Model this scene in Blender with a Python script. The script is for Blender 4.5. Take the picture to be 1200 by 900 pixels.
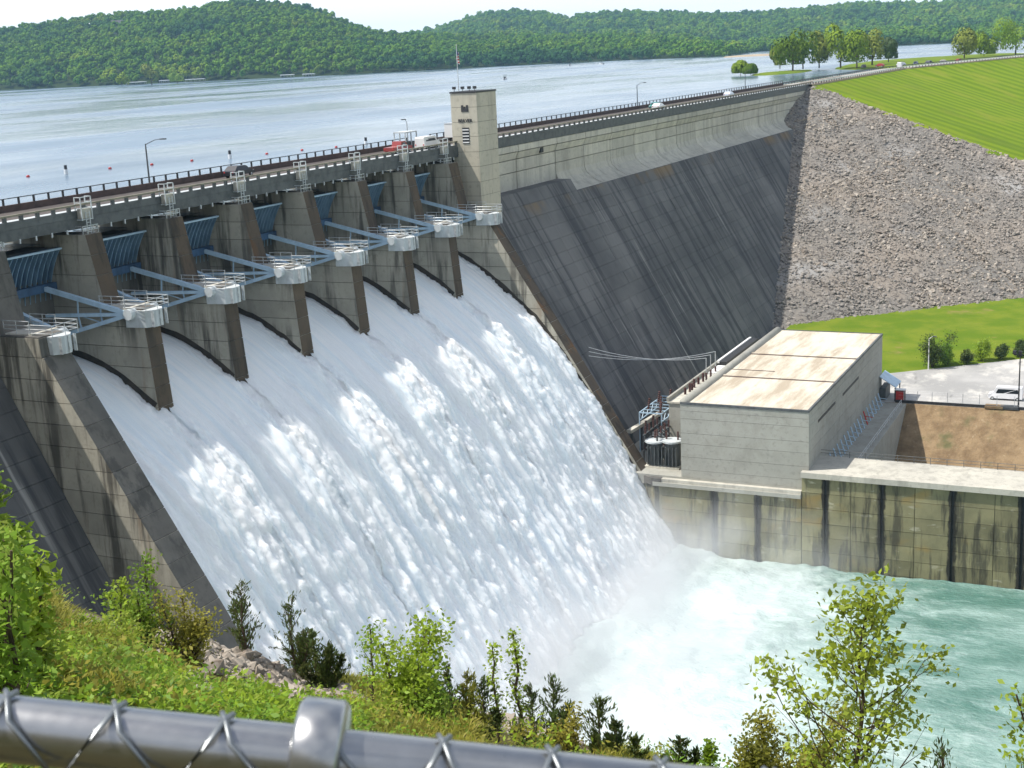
import bpy, math, random
import numpy as np
from mathutils import Matrix, Vector
random.seed(7); rng = np.random.default_rng(7)
scn = bpy.context.scene
for o in list(bpy.data.objects): bpy.data.objects.remove(o)

# ------------------------------------------------------------------ camera
CAM = np.array([-106.771, -110.996, 81.161]); FPX = 1631.27
def cam_axes(yaw, pitch, roll):
    f = np.array([math.sin(yaw)*math.cos(pitch), math.cos(yaw)*math.cos(pitch), math.sin(pitch)])
    r = np.array([math.cos(yaw), -math.sin(yaw), 0]); u = np.cross(r, f)
    return r*math.cos(roll)+u*math.sin(roll), -r*math.sin(roll)+u*math.cos(roll), f
CR, CU, CF = cam_axes(1.123, -.234, -.048)
cd = bpy.data.cameras.new('camera'); cam = bpy.data.objects.new('camera', cd); scn.collection.objects.link(cam)
cam.matrix_world = Matrix(((CR[0], CU[0], -CF[0], CAM[0]), (CR[1], CU[1], -CF[1], CAM[1]), (CR[2], CU[2], -CF[2], CAM[2]), (0, 0, 0, 1)))
cd.sensor_width = 36; cd.lens = FPX/1200*36; cd.clip_start = .05; cd.clip_end = 30000
cd.dof.use_dof = True; cd.dof.focus_distance = 190; cd.dof.aperture_fstop = 22
scn.camera = cam
def ray(x, y): return CF + CR*(x-600)/FPX - CU*(y-450)/FPX
def on(x, y, ax, val):
    d = ray(x, y); return CAM + d*((val-CAM[ax])/d[ax])
def hdir(x):                                   # horizontal unit vector towards picture column x (at the far shore's height)
    d = ray(x, 60)[:2]; return d/np.linalg.norm(d)
def horizon(x): return 450 + (CF[2]+CR[2]*(x-600)/FPX)/CU[2]*FPX

# ------------------------------------------------------------------ light
TOSUN = Vector((-.28, .54, 1)).normalized()
w = bpy.data.worlds.new('World'); scn.world = w; w.use_nodes = True
nt = w.node_tree; N = nt.nodes; L = nt.links; N.clear()
sky = N.new('ShaderNodeTexSky'); sky.sky_type = 'NISHITA'; sky.sun_disc = False
sky.sun_elevation = math.asin(TOSUN.z); sky.sun_rotation = math.atan2(TOSUN.x, TOSUN.y)
sky.altitude = 300; sky.air_density = 1.0; sky.dust_density = 1.6; sky.ozone_density = 1.2
tc = N.new('ShaderNodeTexCoord'); mp = N.new('ShaderNodeMapping'); mp.inputs['Scale'].default_value = (1, 1, 3.6); mp.inputs['Location'].default_value = (3.1, .7, .45)
nz = N.new('ShaderNodeTexNoise'); nz.inputs['Scale'].default_value = 1.7; nz.inputs['Detail'].default_value = 7; nz.inputs['Roughness'].default_value = .55
rp = N.new('ShaderNodeValToRGB'); rp.color_ramp.elements[0].position = .44; rp.color_ramp.elements[1].position = .62
mx = N.new('ShaderNodeMix'); mx.data_type = 'RGBA'; mx.inputs['B'].default_value = (10.2, 10.5, 10.9, 1)
bg = N.new('ShaderNodeBackground'); bg.inputs['Strength'].default_value = .11
out = N.new('ShaderNodeOutputWorld')
L.new(tc.outputs['Generated'], mp.inputs['Vector']); L.new(mp.outputs[0], nz.inputs['Vector']); 
sz = N.new('ShaderNodeSeparateXYZ'); L.new(tc.outputs['Generated'], sz.inputs[0])      # slant path: cloud cover thickens towards the horizon all round
sl1 = N.new('ShaderNodeMapRange'); sl1.inputs['From Min'].default_value = 0; sl1.inputs['From Max'].default_value = .20; sl1.inputs['To Min'].default_value = .22; sl1.inputs['To Max'].default_value = -.02; L.new(sz.outputs['Z'], sl1.inputs['Value'])
ad = N.new('ShaderNodeMath'); ad.operation = 'ADD'; L.new(nz.outputs['Fac'], ad.inputs[0]); L.new(sl1.outputs[0], ad.inputs[1]); L.new(ad.outputs[0], rp.inputs['Fac'])
L.new(rp.outputs['Color'], mx.inputs['Factor']); L.new(sky.outputs['Color'], mx.inputs['A']); L.new(mx.outputs['Result'], bg.inputs['Color']); L.new(bg.outputs[0], out.inputs[0])
sd = bpy.data.lights.new('sun', 'SUN'); sd.energy = 5.0; sd.angle = math.radians(.6); sd.color = (1, .955, .88)
sun = bpy.data.objects.new('sun', sd); scn.collection.objects.link(sun)
sun.rotation_euler = TOSUN.to_track_quat('Z', 'Y').to_euler(); sun.location = (0, 0, 300)
vs = scn.view_settings; vs.view_transform = 'Standard'; vs.look = 'None'; vs.gamma = 1; vs.use_curve_mapping = False; vs.exposure = .22
scn.cycles.use_denoising = True; scn.cycles.max_bounces = 5; scn.cycles.diffuse_bounces = 3; scn.cycles.transparent_max_bounces = 12
scn.cycles.volume_bounces = 1

# ------------------------------------------------------------------ helpers
COL = scn.collection
def tag(o, label=None, cat=None, group=None, kind=None):
    if label: o['label'] = label
    if cat: o['category'] = cat
    if group: o['group'] = group
    if kind: o['kind'] = kind
    return o
def empty(name, loc=(0, 0, 0), rz=0, label=None, cat=None, group=None):
    o = bpy.data.objects.new(name, None); COL.objects.link(o); o.location = loc; o.rotation_euler = (0, 0, rz); o.empty_display_size = .5
    return tag(o, label, cat, group)
def link(name, me, parent=None, loc=None, rot=None, scale=None):
    o = bpy.data.objects.new(name, me); COL.objects.link(o); o.parent = parent
    if loc is not None: o.location = loc
    if rot is not None: o.rotation_euler = rot
    if scale is not None: o.scale = scale
    return o
def copy_tree(o, parent=None):
    c = o.copy(); COL.objects.link(c); c.parent = parent
    for ch in list(o.children): copy_tree(ch, c)
    return c
class MB:
    def __init__(s): s.v = []; s.f = []
    def add(s, v, f):
        n = len(s.v); s.v += [tuple(map(float, p)) for p in v]; s.f += [tuple(i+n for i in q) for q in f]; return s
    def box(s, x0, x1, y0, y1, z0, z1):
        return s.add([(x0, y0, z0), (x1, y0, z0), (x1, y1, z0), (x0, y1, z0), (x0, y0, z1), (x1, y0, z1), (x1, y1, z1), (x0, y1, z1)],
                     [(0, 3, 2, 1), (4, 5, 6, 7), (0, 1, 5, 4), (1, 2, 6, 5), (2, 3, 7, 6), (3, 0, 4, 7)])
    def prism_x(s, poly, x0, x1):                # polygon in (y, z), extruded along x
        n = len(poly); v = [(x0, y, z) for y, z in poly]+[(x1, y, z) for y, z in poly]
        return s.add(v, [tuple(range(n)), tuple(range(2*n-1, n-1, -1))]+[(i, i+n, (i+1) % n+n, (i+1) % n) for i in range(n)])
    def prism_z(s, poly, z0, z1):
        n = len(poly); v = [(x, y, z0) for x, y in poly]+[(x, y, z1) for x, y in poly]
        return s.add(v, [tuple(range(n-1, -1, -1)), tuple(range(n, 2*n))]+[(i, (i+1) % n, (i+1) % n+n, i+n) for i in range(n)])
    def bar(s, p, q, w, h=None):                 # rectangular bar from p to q
        h = h or w; p = Vector(p); q = Vector(q); d = (q-p).normalized(); up = Vector((0, 0, 1)) if abs(d.z) < .97 else Vector((0, 1, 0))
        a = d.cross(up).normalized()*w/2; b = a.cross(d).normalized()*h/2
        v = [p-a-b, p+a-b, p+a+b, p-a+b, q-a-b, q+a-b, q+a+b, q-a+b]
        return s.add(v, [(0, 3, 2, 1), (4, 5, 6, 7), (0, 1, 5, 4), (1, 2, 6, 5), (2, 3, 7, 6), (3, 0, 4, 7)])
    def tube(s, pts, rad, n=8, cap=True):
        pts = [Vector(p) for p in pts]; rad = rad if isinstance(rad, (list, tuple)) else [rad]*len(pts); v = []; f = []
        for i, p in enumerate(pts):
            d = (pts[min(i+1, len(pts)-1)]-pts[max(i-1, 0)]).normalized(); up = Vector((0, 0, 1)) if abs(d.z) < .9 else Vector((1, 0, 0))
            a = d.cross(up).normalized(); b = a.cross(d)
            v += [p+(a*math.cos(2*math.pi*k/n)+b*math.sin(2*math.pi*k/n))*rad[i] for k in range(n)]
        for i in range(len(pts)-1): f += [(i*n+k, i*n+(k+1) % n, (i+1)*n+(k+1) % n, (i+1)*n+k) for k in range(n)]
        if cap: f += [tuple(range(n-1, -1, -1)), tuple(range((len(pts)-1)*n, len(pts)*n))]
        return s.add(v, f)
    def mesh(s, name, mat, smooth=False):
        me = bpy.data.meshes.new(name); me.from_pydata(s.v, [], s.f)
        if mat: me.materials.append(mat)
        if smooth: me.shade_smooth()
        return me
    def build(s, name, mat, parent=None, smooth=False, loc=None, rot=None):
        return link(name, s.mesh(name, mat, smooth), parent, loc, rot)
def np_mesh(name, V, F, mat, smooth=False):
    me = bpy.data.meshes.new(name); V = np.asarray(V, np.float32); F = np.asarray(F, np.int32); k = F.shape[1]
    me.vertices.add(len(V)); me.vertices.foreach_set('co', V.ravel()); me.loops.add(F.size); me.loops.foreach_set('vertex_index', F.ravel())
    me.polygons.add(len(F)); me.polygons.foreach_set('loop_start', np.arange(0, F.size, k, dtype=np.int32)); me.polygons.foreach_set('loop_total', np.full(len(F), k, np.int32))
    me.update(calc_edges=True)
    if mat: me.materials.append(mat)
    if smooth: me.shade_smooth()
    return me
def grid_faces(nx, ny):
    i = np.arange(nx*ny).reshape(nx, ny); return np.stack([i[:-1, :-1], i[1:, :-1], i[1:, 1:], i[:-1, 1:]], -1).reshape(-1, 4)
_BOX = {}
def ubox(name, mat, parent, c, size, rot=(0, 0, 0)):   # unit box mesh shared by every box of one material
    k = mat.name
    if k not in _BOX: _BOX[k] = MB().box(-.5, .5, -.5, .5, -.5, .5).mesh('box_'+k, mat)
    return link(name, _BOX[k], parent, c, rot, size)
# lattice noise
_LAT = rng.random((256, 256)).astype(np.float32)
def vnoise(x, y, seed=0):
    x = np.asarray(x, float)+seed*17.31; y = np.asarray(y, float)+seed*9.77
    xi = np.floor(x).astype(int); yi = np.floor(y).astype(int); fx = x-xi; fy = y-yi
    fx = fx*fx*(3-2*fx); fy = fy*fy*(3-2*fy); g = lambda a, b: _LAT[a % 256, b % 256]
    return (g(xi, yi)*(1-fx)+g(xi+1, yi)*fx)*(1-fy)+(g(xi, yi+1)*(1-fx)+g(xi+1, yi+1)*fx)*fy
def fbm(x, y, o=4, seed=0, r=.5):
    s = 0; a = 1; t = 0
    for k in range(o): s = s+a*vnoise(np.asarray(x)*2**k, np.asarray(y)*2**k, seed+k); t += a; a *= r
    return s/t
sstep = lambda a, b, x: (lambda t: t*t*(3-2*t))(np.clip((np.asarray(x, float)-a)/(b-a), 0, 1))

# ------------------------------------------------------------------ materials
class Mat:
    def __init__(s, name, rough=.8, metal=0., spec=.5):
        s.m = bpy.data.materials.new(name); s.m.use_nodes = True; s.t = s.m.node_tree; s.n = s.t.nodes; s.l = s.t.links
        s.b = s.n['Principled BSDF']; s.b.inputs['Roughness'].default_value = rough; s.b.inputs['Metallic'].default_value = metal; s.b.inputs['Specular IOR Level'].default_value = spec
        s.pos = None
    def P(s, coords='w'):
        if coords == 'w': g = s.n.new('ShaderNodeNewGeometry'); return g.outputs['Position']
        return s.n.new('ShaderNodeTexCoord').outputs['Object']
    def noise(s, scale=(1, 1, 1), detail=4, rough=.55, coords='w', lo=None, hi=None, dist=0):
        m = s.n.new('ShaderNodeMapping'); m.inputs['Scale'].default_value = scale if hasattr(scale, '__len__') else (scale,)*3
        s.l.new(s.P(coords), m.inputs['Vector']); t = s.n.new('ShaderNodeTexNoise'); t.inputs['Scale'].default_value = 1; t.inputs['Detail'].default_value = detail
        t.inputs['Roughness'].default_value = rough; t.inputs['Distortion'].default_value = dist; s.l.new(m.outputs[0], t.inputs['Vector'])
        return s.ramp(t.outputs['Fac'], lo, hi) if lo is not None else t.outputs['Fac']
    def ramp(s, v, lo, hi):
        r = s.n.new('ShaderNodeMapRange'); r.interpolation_type = 'SMOOTHSTEP'; r.inputs['From Min'].default_value = lo; r.inputs['From Max'].default_value = hi
        s.l.new(v, r.inputs['Value']); return r.outputs['Result']
    def math(s, op, a, b):
        m = s.n.new('ShaderNodeMath'); m.operation = op
        for i, v in enumerate((a, b)):
            if isinstance(v, (int, float)): m.inputs[i].default_value = v
            else: s.l.new(v, m.inputs[i])
        return m.outputs[0]
    def mix(s, a, b, f, mode='MIX'):
        x = s.n.new('ShaderNodeMix'); x.data_type = 'RGBA'; x.blend_type = mode
        for k, v in (('A', a), ('B', b), ('Factor', f)):
            i = x.inputs[k] if k != 'Factor' else x.inputs[0]
            if isinstance(v, (int, float)): i.default_value = v
            elif isinstance(v, tuple): i.default_value = v if len(v) == 4 else v+(1,)
            else: s.l.new(v, i)
        return x.outputs['Result']
    def rand(s): return s.n.new('ShaderNodeObjectInfo').outputs['Random']
    def sep(s, coords='w'):
        q = s.n.new('ShaderNodeSeparateXYZ'); s.l.new(s.P(coords), q.inputs[0]); return q.outputs
    def vary(s, col, amt=.2):                   # brightness per object
        r = s.n.new('ShaderNodeMapRange'); r.inputs['To Min'].default_value = 1-amt; r.inputs['To Max'].default_value = 1+amt; s.l.new(s.rand(), r.inputs['Value'])
        c = s.n.new('ShaderNodeCombineColor')
        for k in range(3): s.l.new(r.outputs[0], c.inputs[k])
        return s.mix(col, c.outputs[0], 1.0, 'MULTIPLY')
    def color(s, c):
        i = s.b.inputs['Base Color']
        if isinstance(c, tuple): i.default_value = c+(1,)
        else: s.l.new(c, i)
        return s
    def bump(s, h, strength=.4, dist=.05):
        b = s.n.new('ShaderNodeBump'); b.inputs['Strength'].default_value = strength; b.inputs['Distance'].default_value = dist
        s.l.new(h, b.inputs['Height']); s.l.new(b.outputs[0], s.b.inputs['Normal']); return s
def plain(name, col, rough=.7, metal=0., var=.0, ns=None, dark=None, bump=0):
    m = Mat(name, rough, metal); c = col
    if ns: c = m.mix(col, dark or tuple(k*.6 for k in col), m.noise(ns, 4, .6, lo=.38, hi=.68))
    if var: c = m.vary(c, var)
    m.color(c)
    if bump: m.bump(m.noise(tuple(k*3 for k in ns) if hasattr(ns, '__len__') else ns*3, 4), .5, bump)
    return m.m
def concrete(name, c1, c2, stain, streak=(.55, .55, .05), amount=.55, var=.1, rust=0., joints=None):
    m = Mat(name, .85, spec=.3)
    c = m.mix(c1, c2, m.noise(.16, 5, .6, lo=.35, hi=.68))
    c = m.mix(c, tuple(k*.72 for k in c1), m.noise((1.3, 1.3, 1.3), 5, .65, lo=.5, hi=.75))
    st = m.math('MULTIPLY', m.noise(streak, 5, .65, lo=.46, hi=.62), m.noise((.07, .07, .09), 3, .5, lo=.30, hi=.56))
    c = m.mix(c, stain, m.math('MULTIPLY', st, amount))
    if rust: c = m.mix(c, (.22, .10, .03), m.math('MULTIPLY', m.noise(tuple(k*.8 for k in streak), 3, .5, lo=.60, hi=.72), rust))
    if var: c = m.vary(c, var)
    m.color(c); m.bump(m.noise((2.2, 2.2, 2.2), 6, .7), .35, .06)
    return m.m
M = {}
M['conc'] = concrete('concrete', (.45, .42, .345), (.345, .325, .27), (.055, .05, .042), amount=.85, rust=.3)
M['conc_pale'] = concrete('concrete_pale', (.54, .515, .44), (.45, .43, .375), (.15, .14, .12), amount=.3, var=.10)
M['conc_tower'] = concrete('concrete_tower', (.52, .48, .385), (.46, .43, .35), (.20, .18, .15), amount=.3, var=.03)
M['conc_house'] = concrete('concrete_powerhouse', (.385, .378, .335), (.335, .33, .29), (.25, .24, .2), streak=(.3, .3, .3), amount=.35, var=.04)
M['conc_wet'] = concrete('concrete_mossy', (.27, .245, .14), (.19, .18, .105), (.045, .043, .03), streak=(.8, .8, .10), amount=.9, var=.22)
M['conc_edge'] = concrete('concrete_stained_shaded_brown', (.115, .085, .058), (.085, .066, .05), (.035, .03, .025), amount=.7, var=.08, rust=.5)  # brown stain and rust, plus painted shade for downstream pier faces
M['conc_end'] = concrete('concrete_grey_core_shaded_face', (.15, .14, .125), (.11, .105, .095), (.04, .04, .038), amount=.6, var=.08)  # plain cores, and painted shade on the left end pier's downstream face
m = Mat('concrete_mossy_slots', .85, spec=.3); yy_ = m.sep()[1]
c = m.mix((.245, .225, .125), (.16, .15, .085), m.noise(.16, 5, .6, lo=.35, hi=.68)); c = m.mix(c, (.36, .34, .25), m.noise((.3, .3, .9), 4, .6, lo=.60, hi=.72)); c = m.mix(c, (.30, .20, .06), m.math('MULTIPLY', m.noise((.12, .12, .25), 3, .5, lo=.58, hi=.70), .6))
c = m.mix(c, (.05, .047, .035), m.math('MULTIPLY', m.noise((.8, .8, .10), 5, .65, lo=.48, hi=.64), .8)); nn_ = m.noise((.5, .9, .35), 4, .65)
for y0 in (-47.1, -54.2, -65.0, -73.6, -84.0, -93.9, -104.): c = m.mix(c, (.028, .026, .02), m.ramp(m.math('SUBTRACT', m.math('MULTIPLY', nn_, 1.35), m.math('ABSOLUTE', m.math('SUBTRACT', yy_, y0), 0)), -.05, .25))
m.color(m.vary(c, .2)); m.bump(m.noise(2.2, 6, .7), .4, .06); M['conc_slots'] = m.m
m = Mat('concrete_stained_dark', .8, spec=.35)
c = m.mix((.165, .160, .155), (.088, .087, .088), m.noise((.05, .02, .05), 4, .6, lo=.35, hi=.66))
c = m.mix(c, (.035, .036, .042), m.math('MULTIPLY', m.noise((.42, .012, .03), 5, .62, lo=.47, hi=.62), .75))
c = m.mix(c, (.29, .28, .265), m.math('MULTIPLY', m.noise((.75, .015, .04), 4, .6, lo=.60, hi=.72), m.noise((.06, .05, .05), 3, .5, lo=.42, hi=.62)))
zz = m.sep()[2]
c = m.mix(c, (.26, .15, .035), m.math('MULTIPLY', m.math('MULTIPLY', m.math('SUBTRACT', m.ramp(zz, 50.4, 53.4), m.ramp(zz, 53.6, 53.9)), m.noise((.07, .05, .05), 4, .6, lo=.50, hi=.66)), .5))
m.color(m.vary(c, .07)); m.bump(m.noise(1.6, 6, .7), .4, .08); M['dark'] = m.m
M['gate'] = plain('painted_steel_blue_shaded', (.045, .10, .19), .45, 0, 0, (.8, .8, .25), (.025, .055, .11))  # gate skin and girders, their shade painted into a darker blue
M['gate_lit'] = plain('painted_steel_pale_blue_lit_gate', (.46, .61, .74), .42, 0, .06, (.8, .8, .4), (.36, .50, .62))  # gate arms with sunlight painted into the blue; also plain pale blue steel
M['galv'] = plain('galvanised_steel', (.60, .62, .63), .45, .35, .08, 2., (.42, .44, .45))
M['anchor'] = plain('painted_anchor_pale', (.56, .595, .61), .6, 0, .05, (1., 1., .5), (.45, .48, .48))
M['steel_dark'] = plain('steel_dark', (.045, .045, .048), .6, .2, .1, 2.)
M['steel_brown'] = plain('steel_brown', (.095, .06, .05), .7, 0, .15, 1.)
M['steel_grey'] = plain('steel_grey', (.105, .113, .115), .6, .1, .1, .8, (.06, .066, .07))
M['rail_olive'] = plain('weathered_rail', (.24, .22, .16), .7, 0, 0, .6)
M['road_dark'] = plain('road_dark', (.085, .07, .062), .9, 0, 0, .25, (.06, .05, .046))
M['asphalt'] = plain('asphalt', (.15, .15, .155), .9, 0, 0, .25, (.10, .10, .105))
M['road_pale'] = plain('road_pale_worn', (.36, .35, .335), .9, 0, 0, .12, (.27, .265, .25))
M['roof'] = None
m = Mat('roof_membrane', .85)
c = m.mix((.62, .57, .465), (.40, .335, .25), m.noise((.05, .28, .1), 6, .68, lo=.42, hi=.64))
c = m.mix(c, (.33, .265, .19), m.math('MULTIPLY', m.noise((.16, 1.0, .1), 5, .68, lo=.54, hi=.70), .6))
c = m.mix(c, (.80, .60, .20), m.math('MULTIPLY', m.noise((.07, .4, .1), 3, .5, lo=.66, hi=.74), .6))
m.color(c); M['roof'] = m.m
M['white'] = plain('white_paint', (.78, .78, .77), .5, 0, .05)
M['glass'] = plain('dark_glass', (.02, .025, .03), .12)
M['black'] = plain('black_rubber', (.02, .02, .02), .7)
M['red'] = plain('red_paint', (.50, .03, .025), .5)
M['porcelain'] = plain('brown_porcelain', (.075, .03, .025), .25)
M['rust_earth'] = None
m = Mat('earth_bank', .95)
c = m.mix((.30, .21, .115), (.19, .125, .065), m.noise(.35, 6, .65, lo=.35, hi=.65)); c = m.mix(c, (.42, .34, .22), m.noise(.9, 5, .7, lo=.6, hi=.75))
c = m.mix(c, (.13, .12, .05), m.noise(.15, 3, .6, lo=.58, hi=.75)); m.color(c); m.bump(m.noise(1.1, 6, .7), .8, .5); M['rust_earth'] = m.m
m = Mat('mown_grass', .95, spec=.1)
sx = m.sep(); wv = m.math('SINE', m.math('MULTIPLY', m.math('ADD', sx[0], m.math('MULTIPLY', m.noise((.02, .02, .02), 2), 6)), .5), 0)
c = m.mix((.108, .178, .004), (.165, .238, .006), m.ramp(wv, -1, 1)); c = m.mix(c, (.22, .25, .025), m.noise(.05, 6, .65, lo=.48, hi=.74)); c = m.mix(c, (.075, .135, .008), m.math('MULTIPLY', m.noise(.025, 4, .6, lo=.5, hi=.7), .6)); c = m.mix(c, (.085, .15, .012), m.noise(.7, 5, .7, lo=.55, hi=.75))
m.color(c); m.bump(m.noise(3, 4, .7), .5, .1); M['grass'] = m.m
m = Mat('meadow_grass', .95, spec=.1)
c = m.mix((.10, .165, .010), (.155, .20, .018), m.noise(.12, 5, .6, lo=.36, hi=.64)); c = m.mix(c, (.22, .19, .06), m.noise(.10, 4, .6, lo=.60, hi=.76)); m.color(c); m.bump(m.noise(2, 4, .7), .6, .15); M['meadow'] = m.m
m = Mat('rock_fill', .9, spec=.25)
c = m.mix((.29, .25, .21), (.22, .205, .185), m.noise(.03, 4, .6, lo=.38, hi=.62)); c = m.mix(c, (.38, .37, .355), m.noise((.035, .035, .08), 3, .5, lo=.55, hi=.72))
c = m.mix(c, (.085, .075, .068), m.noise(.9, 4, .7, lo=.48, hi=.62)); m.color(c); m.bump(m.noise(1.2, 5, .75), 1., .5); M['rockfill'] = m.m
m = Mat('rock_piece', .9, spec=.25); c = m.mix((.20, .165, .135), (.42, .375, .32), m.rand()); c = m.mix(c, (.275, .25, .225), m.noise(.04, 3, .5, lo=.4, hi=.6)); m.color(c); m.bump(m.noise(3, 4, .7), .5, .1); M['rock'] = m.m
m = Mat('limestone_rubble', .9, spec=.2); c = m.mix((.38, .335, .28), (.26, .225, .185), m.rand()); m.color(m.mix(c, (.17, .13, .10), m.noise(4, 4, .7, lo=.5, hi=.7))); m.bump(m.noise(9, 5, .7), .6, .03); M['limestone'] = m.m
m = Mat('hill_soil', .95, spec=.1)
c = m.mix((.105, .085, .035), (.07, .075, .018), m.noise(.5, 5, .65, lo=.38, hi=.62)); c = m.mix(c, (.25, .20, .15), m.noise(.35, 5, .7, lo=.56, hi=.66)); m.color(c); m.bump(m.noise(6, 5, .7), .8, .06); M['soil'] = m.m
m = Mat('forest_floor', .95, spec=.05); m.color((.03, .045, .014)); M['floor'] = m.m
m = Mat('sand', .95, spec=.1); m.color(m.mix((.42, .34, .24), (.32, .26, .18), m.noise(.05, 4))); M['sand'] = m.m

def leafmat(name, c1, c2, trans=.35, hue=0.):
    m = Mat(name, .55, spec=.3); r = m.rand(); c = m.mix(c1, c2, r)
    c = m.mix(c, tuple(k*.62 for k in c1), m.noise(.9, 2, .5, lo=.45, hi=.7)); m.color(c)
    t = m.n.new('ShaderNodeBsdfTranslucent'); m.l.new(m.mix(c, (1.0, 1.0, .35), .25), t.inputs['Color'])
    x = m.n.new('ShaderNodeMixShader'); x.inputs[0].default_value = trans; o = m.n['Material Output']
    m.l.new(m.b.outputs[0], x.inputs[1]); m.l.new(t.outputs[0], x.inputs[2]); m.l.new(x.outputs[0], o.inputs['Surface']); return m.m
M['leaf_bright'] = leafmat('leaf_bright_green', (.20, .34, .014), (.29, .40, .02))
M['leaf_yellow'] = leafmat('leaf_yellow_green', (.22, .31, .018), (.32, .385, .03))
M['leaf_mid'] = leafmat('leaf_mid_green', (.13, .27, .018), (.20, .33, .016))
M['leaf_cedar'] = leafmat('needle_dark_green', (.045, .085, .016), (.08, .12, .022), .2)
M['leaf_olive'] = leafmat('blade_olive', (.22, .23, .02), (.32, .28, .04))
M['leaf_far'] = None
m = Mat('leaf_far_forest', .8, spec=.1); c = m.mix((.055, .15, .014), (.14, .25, .016), m.rand()); c = m.mix(c, (.21, .29, .02), m.noise(.010, 3, .5, lo=.54, hi=.70)); c = m.mix(c, (.035, .105, .026), m.noise(.005, 3, .5, lo=.50, hi=.66)); m.color(c); M['leaf_far'] = m.m
m = Mat('leaf_park_tree', .8, spec=.1); m.color(m.vary(m.mix((.10, .17, .015), (.17, .24, .02), m.rand()), .15)); M['leaf_park'] = m.m
m = Mat('leaf_tan_tree', .8, spec=.1); m.color((.19, .225, .04)); M['leaf_tan'] = m.m
M['bark'] = plain('bark', (.11, .075, .05), .9, 0, .1, 6., (.05, .035, .025))

# water
m = Mat('lake_water', .08, spec=.5)
c = m.mix((.17, .235, .30), (.10, .155, .21), m.noise((.006, .02, 1), 5, .6, lo=.4, hi=.62)); m.color(c)
h = m.math('ADD', m.noise((.10, .16, 1), 6, .62), m.math('MULTIPLY', m.noise((.013, .03, 1), 4, .6), 2.2)); m.bump(h, .2, .75)
m.l.new(m.math('ADD', m.math('MULTIPLY', m.noise((.004, .012, 1), 4, .6, lo=.35, hi=.65), .22), .10), m.b.inputs['Roughness']); M['lake'] = m.m
m = Mat('falling_water', .45, spec=.4)
c = m.mix((.93, .95, .965), (.82, .875, .925), m.noise((1.1, .03, .04), 5, .6, lo=.42, hi=.64)); m.color(c)
m.bump(m.math('ADD', m.noise((2.6, .40, .45), 6, .7), m.math('MULTIPLY', m.noise((7, 1.0, 1.2), 4, .7), .6)), .3, .16); m.b.inputs['Subsurface Weight'].default_value = 1.0; m.b.inputs['Subsurface Radius'].default_value = (1., 1., 1.); m.b.inputs['Subsurface Scale'].default_value = 1.7; M['fall'] = m.m

# ------------------------------------------------------------------ scatter (geometry nodes, for stuff only)
def scatter(name, pts, rotz, scl, sources, mat_unused=None, tilt=None, label=None):
    n = len(pts); me = bpy.data.meshes.new(name); me.vertices.add(n); me.vertices.foreach_set('co', np.asarray(pts, np.float32).ravel())
    rot = np.zeros((n, 3), np.float32); rot[:, 2] = rotz
    if tilt is not None: rot[:, :2] = tilt
    a = me.attributes.new('rot', 'FLOAT_VECTOR', 'POINT'); a.data.foreach_set('vector', rot.ravel())
    a = me.attributes.new('scl', 'FLOAT', 'POINT'); a.data.foreach_set('value', np.asarray(scl, np.float32))
    a = me.attributes.new('idx', 'INT', 'POINT'); a.data.foreach_set('value', rng.integers(0, len(sources), n).astype(np.int32))
    o = link(name, me); tag(o, label, kind='stuff')
    col = bpy.data.collections.new(name+'_pieces')
    for i, (sm) in enumerate(sources):
        so = bpy.data.objects.new('%s_piece_%02d' % (name, i), sm); col.objects.link(so)
    g = bpy.data.node_groups.new(name+'_scatter', 'GeometryNodeTree'); g.interface.new_socket('Geometry', in_out='INPUT', socket_type='NodeSocketGeometry'); g.interface.new_socket('Geometry', in_out='OUTPUT', socket_type='NodeSocketGeometry')
    gi = g.nodes.new('NodeGroupInput'); go = g.nodes.new('NodeGroupOutput'); ip = g.nodes.new('GeometryNodeInstanceOnPoints'); ci = g.nodes.new('GeometryNodeCollectionInfo')
    ci.inputs['Collection'].default_value = col; ci.inputs['Separate Children'].default_value = True; ci.inputs['Reset Children'].default_value = True
    def attr(nm, t):
        q = g.nodes.new('GeometryNodeInputNamedAttribute'); q.data_type = t; q.inputs['Name'].default_value = nm; return q.outputs['Attribute']
    e2r = g.nodes.new('FunctionNodeEulerToRotation'); g.links.new(attr('rot', 'FLOAT_VECTOR'), e2r.inputs[0])
    g.links.new(gi.outputs[0], ip.inputs['Points']); g.links.new(ci.outputs[0], ip.inputs['Instance']); ip.inputs['Pick Instance'].default_value = True
    g.links.new(attr('idx', 'INT'), ip.inputs['Instance Index']); g.links.new(e2r.outputs[0], ip.inputs['Rotation']); g.links.new(attr('scl', 'FLOAT'), ip.inputs['Scale'])
    g.links.new(ip.outputs[0], go.inputs[0]); md = o.modifiers.new('scatter', 'NODES'); md.node_group = g
    return o
def leaf_quads(P, size, rg, flat=.0, aspect=.55, D=None):
    """one folded four-corner leaf at every point"""
    n = len(P); size = np.broadcast_to(size, n)[:, None]
    d = rg.normal(size=(n, 3)) if D is None else D+rg.normal(size=(n, 3))*.35
    d[:, 2] *= (1-flat); d /= np.linalg.norm(d, axis=1, keepdims=True)+1e-9
    a = rg.normal(size=(n, 3)); s = np.cross(d, a); s /= np.linalg.norm(s, axis=1, keepdims=True)+1e-9; nn = np.cross(s, d)
    V = np.stack([P-d*size*.5, P+s*size*.5*aspect+nn*size*.1, P+d*size*.5, P-s*size*.5*aspect+nn*size*.1], 1).reshape(-1, 3)
    return V, np.arange(4*n).reshape(n, 4)
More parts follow.
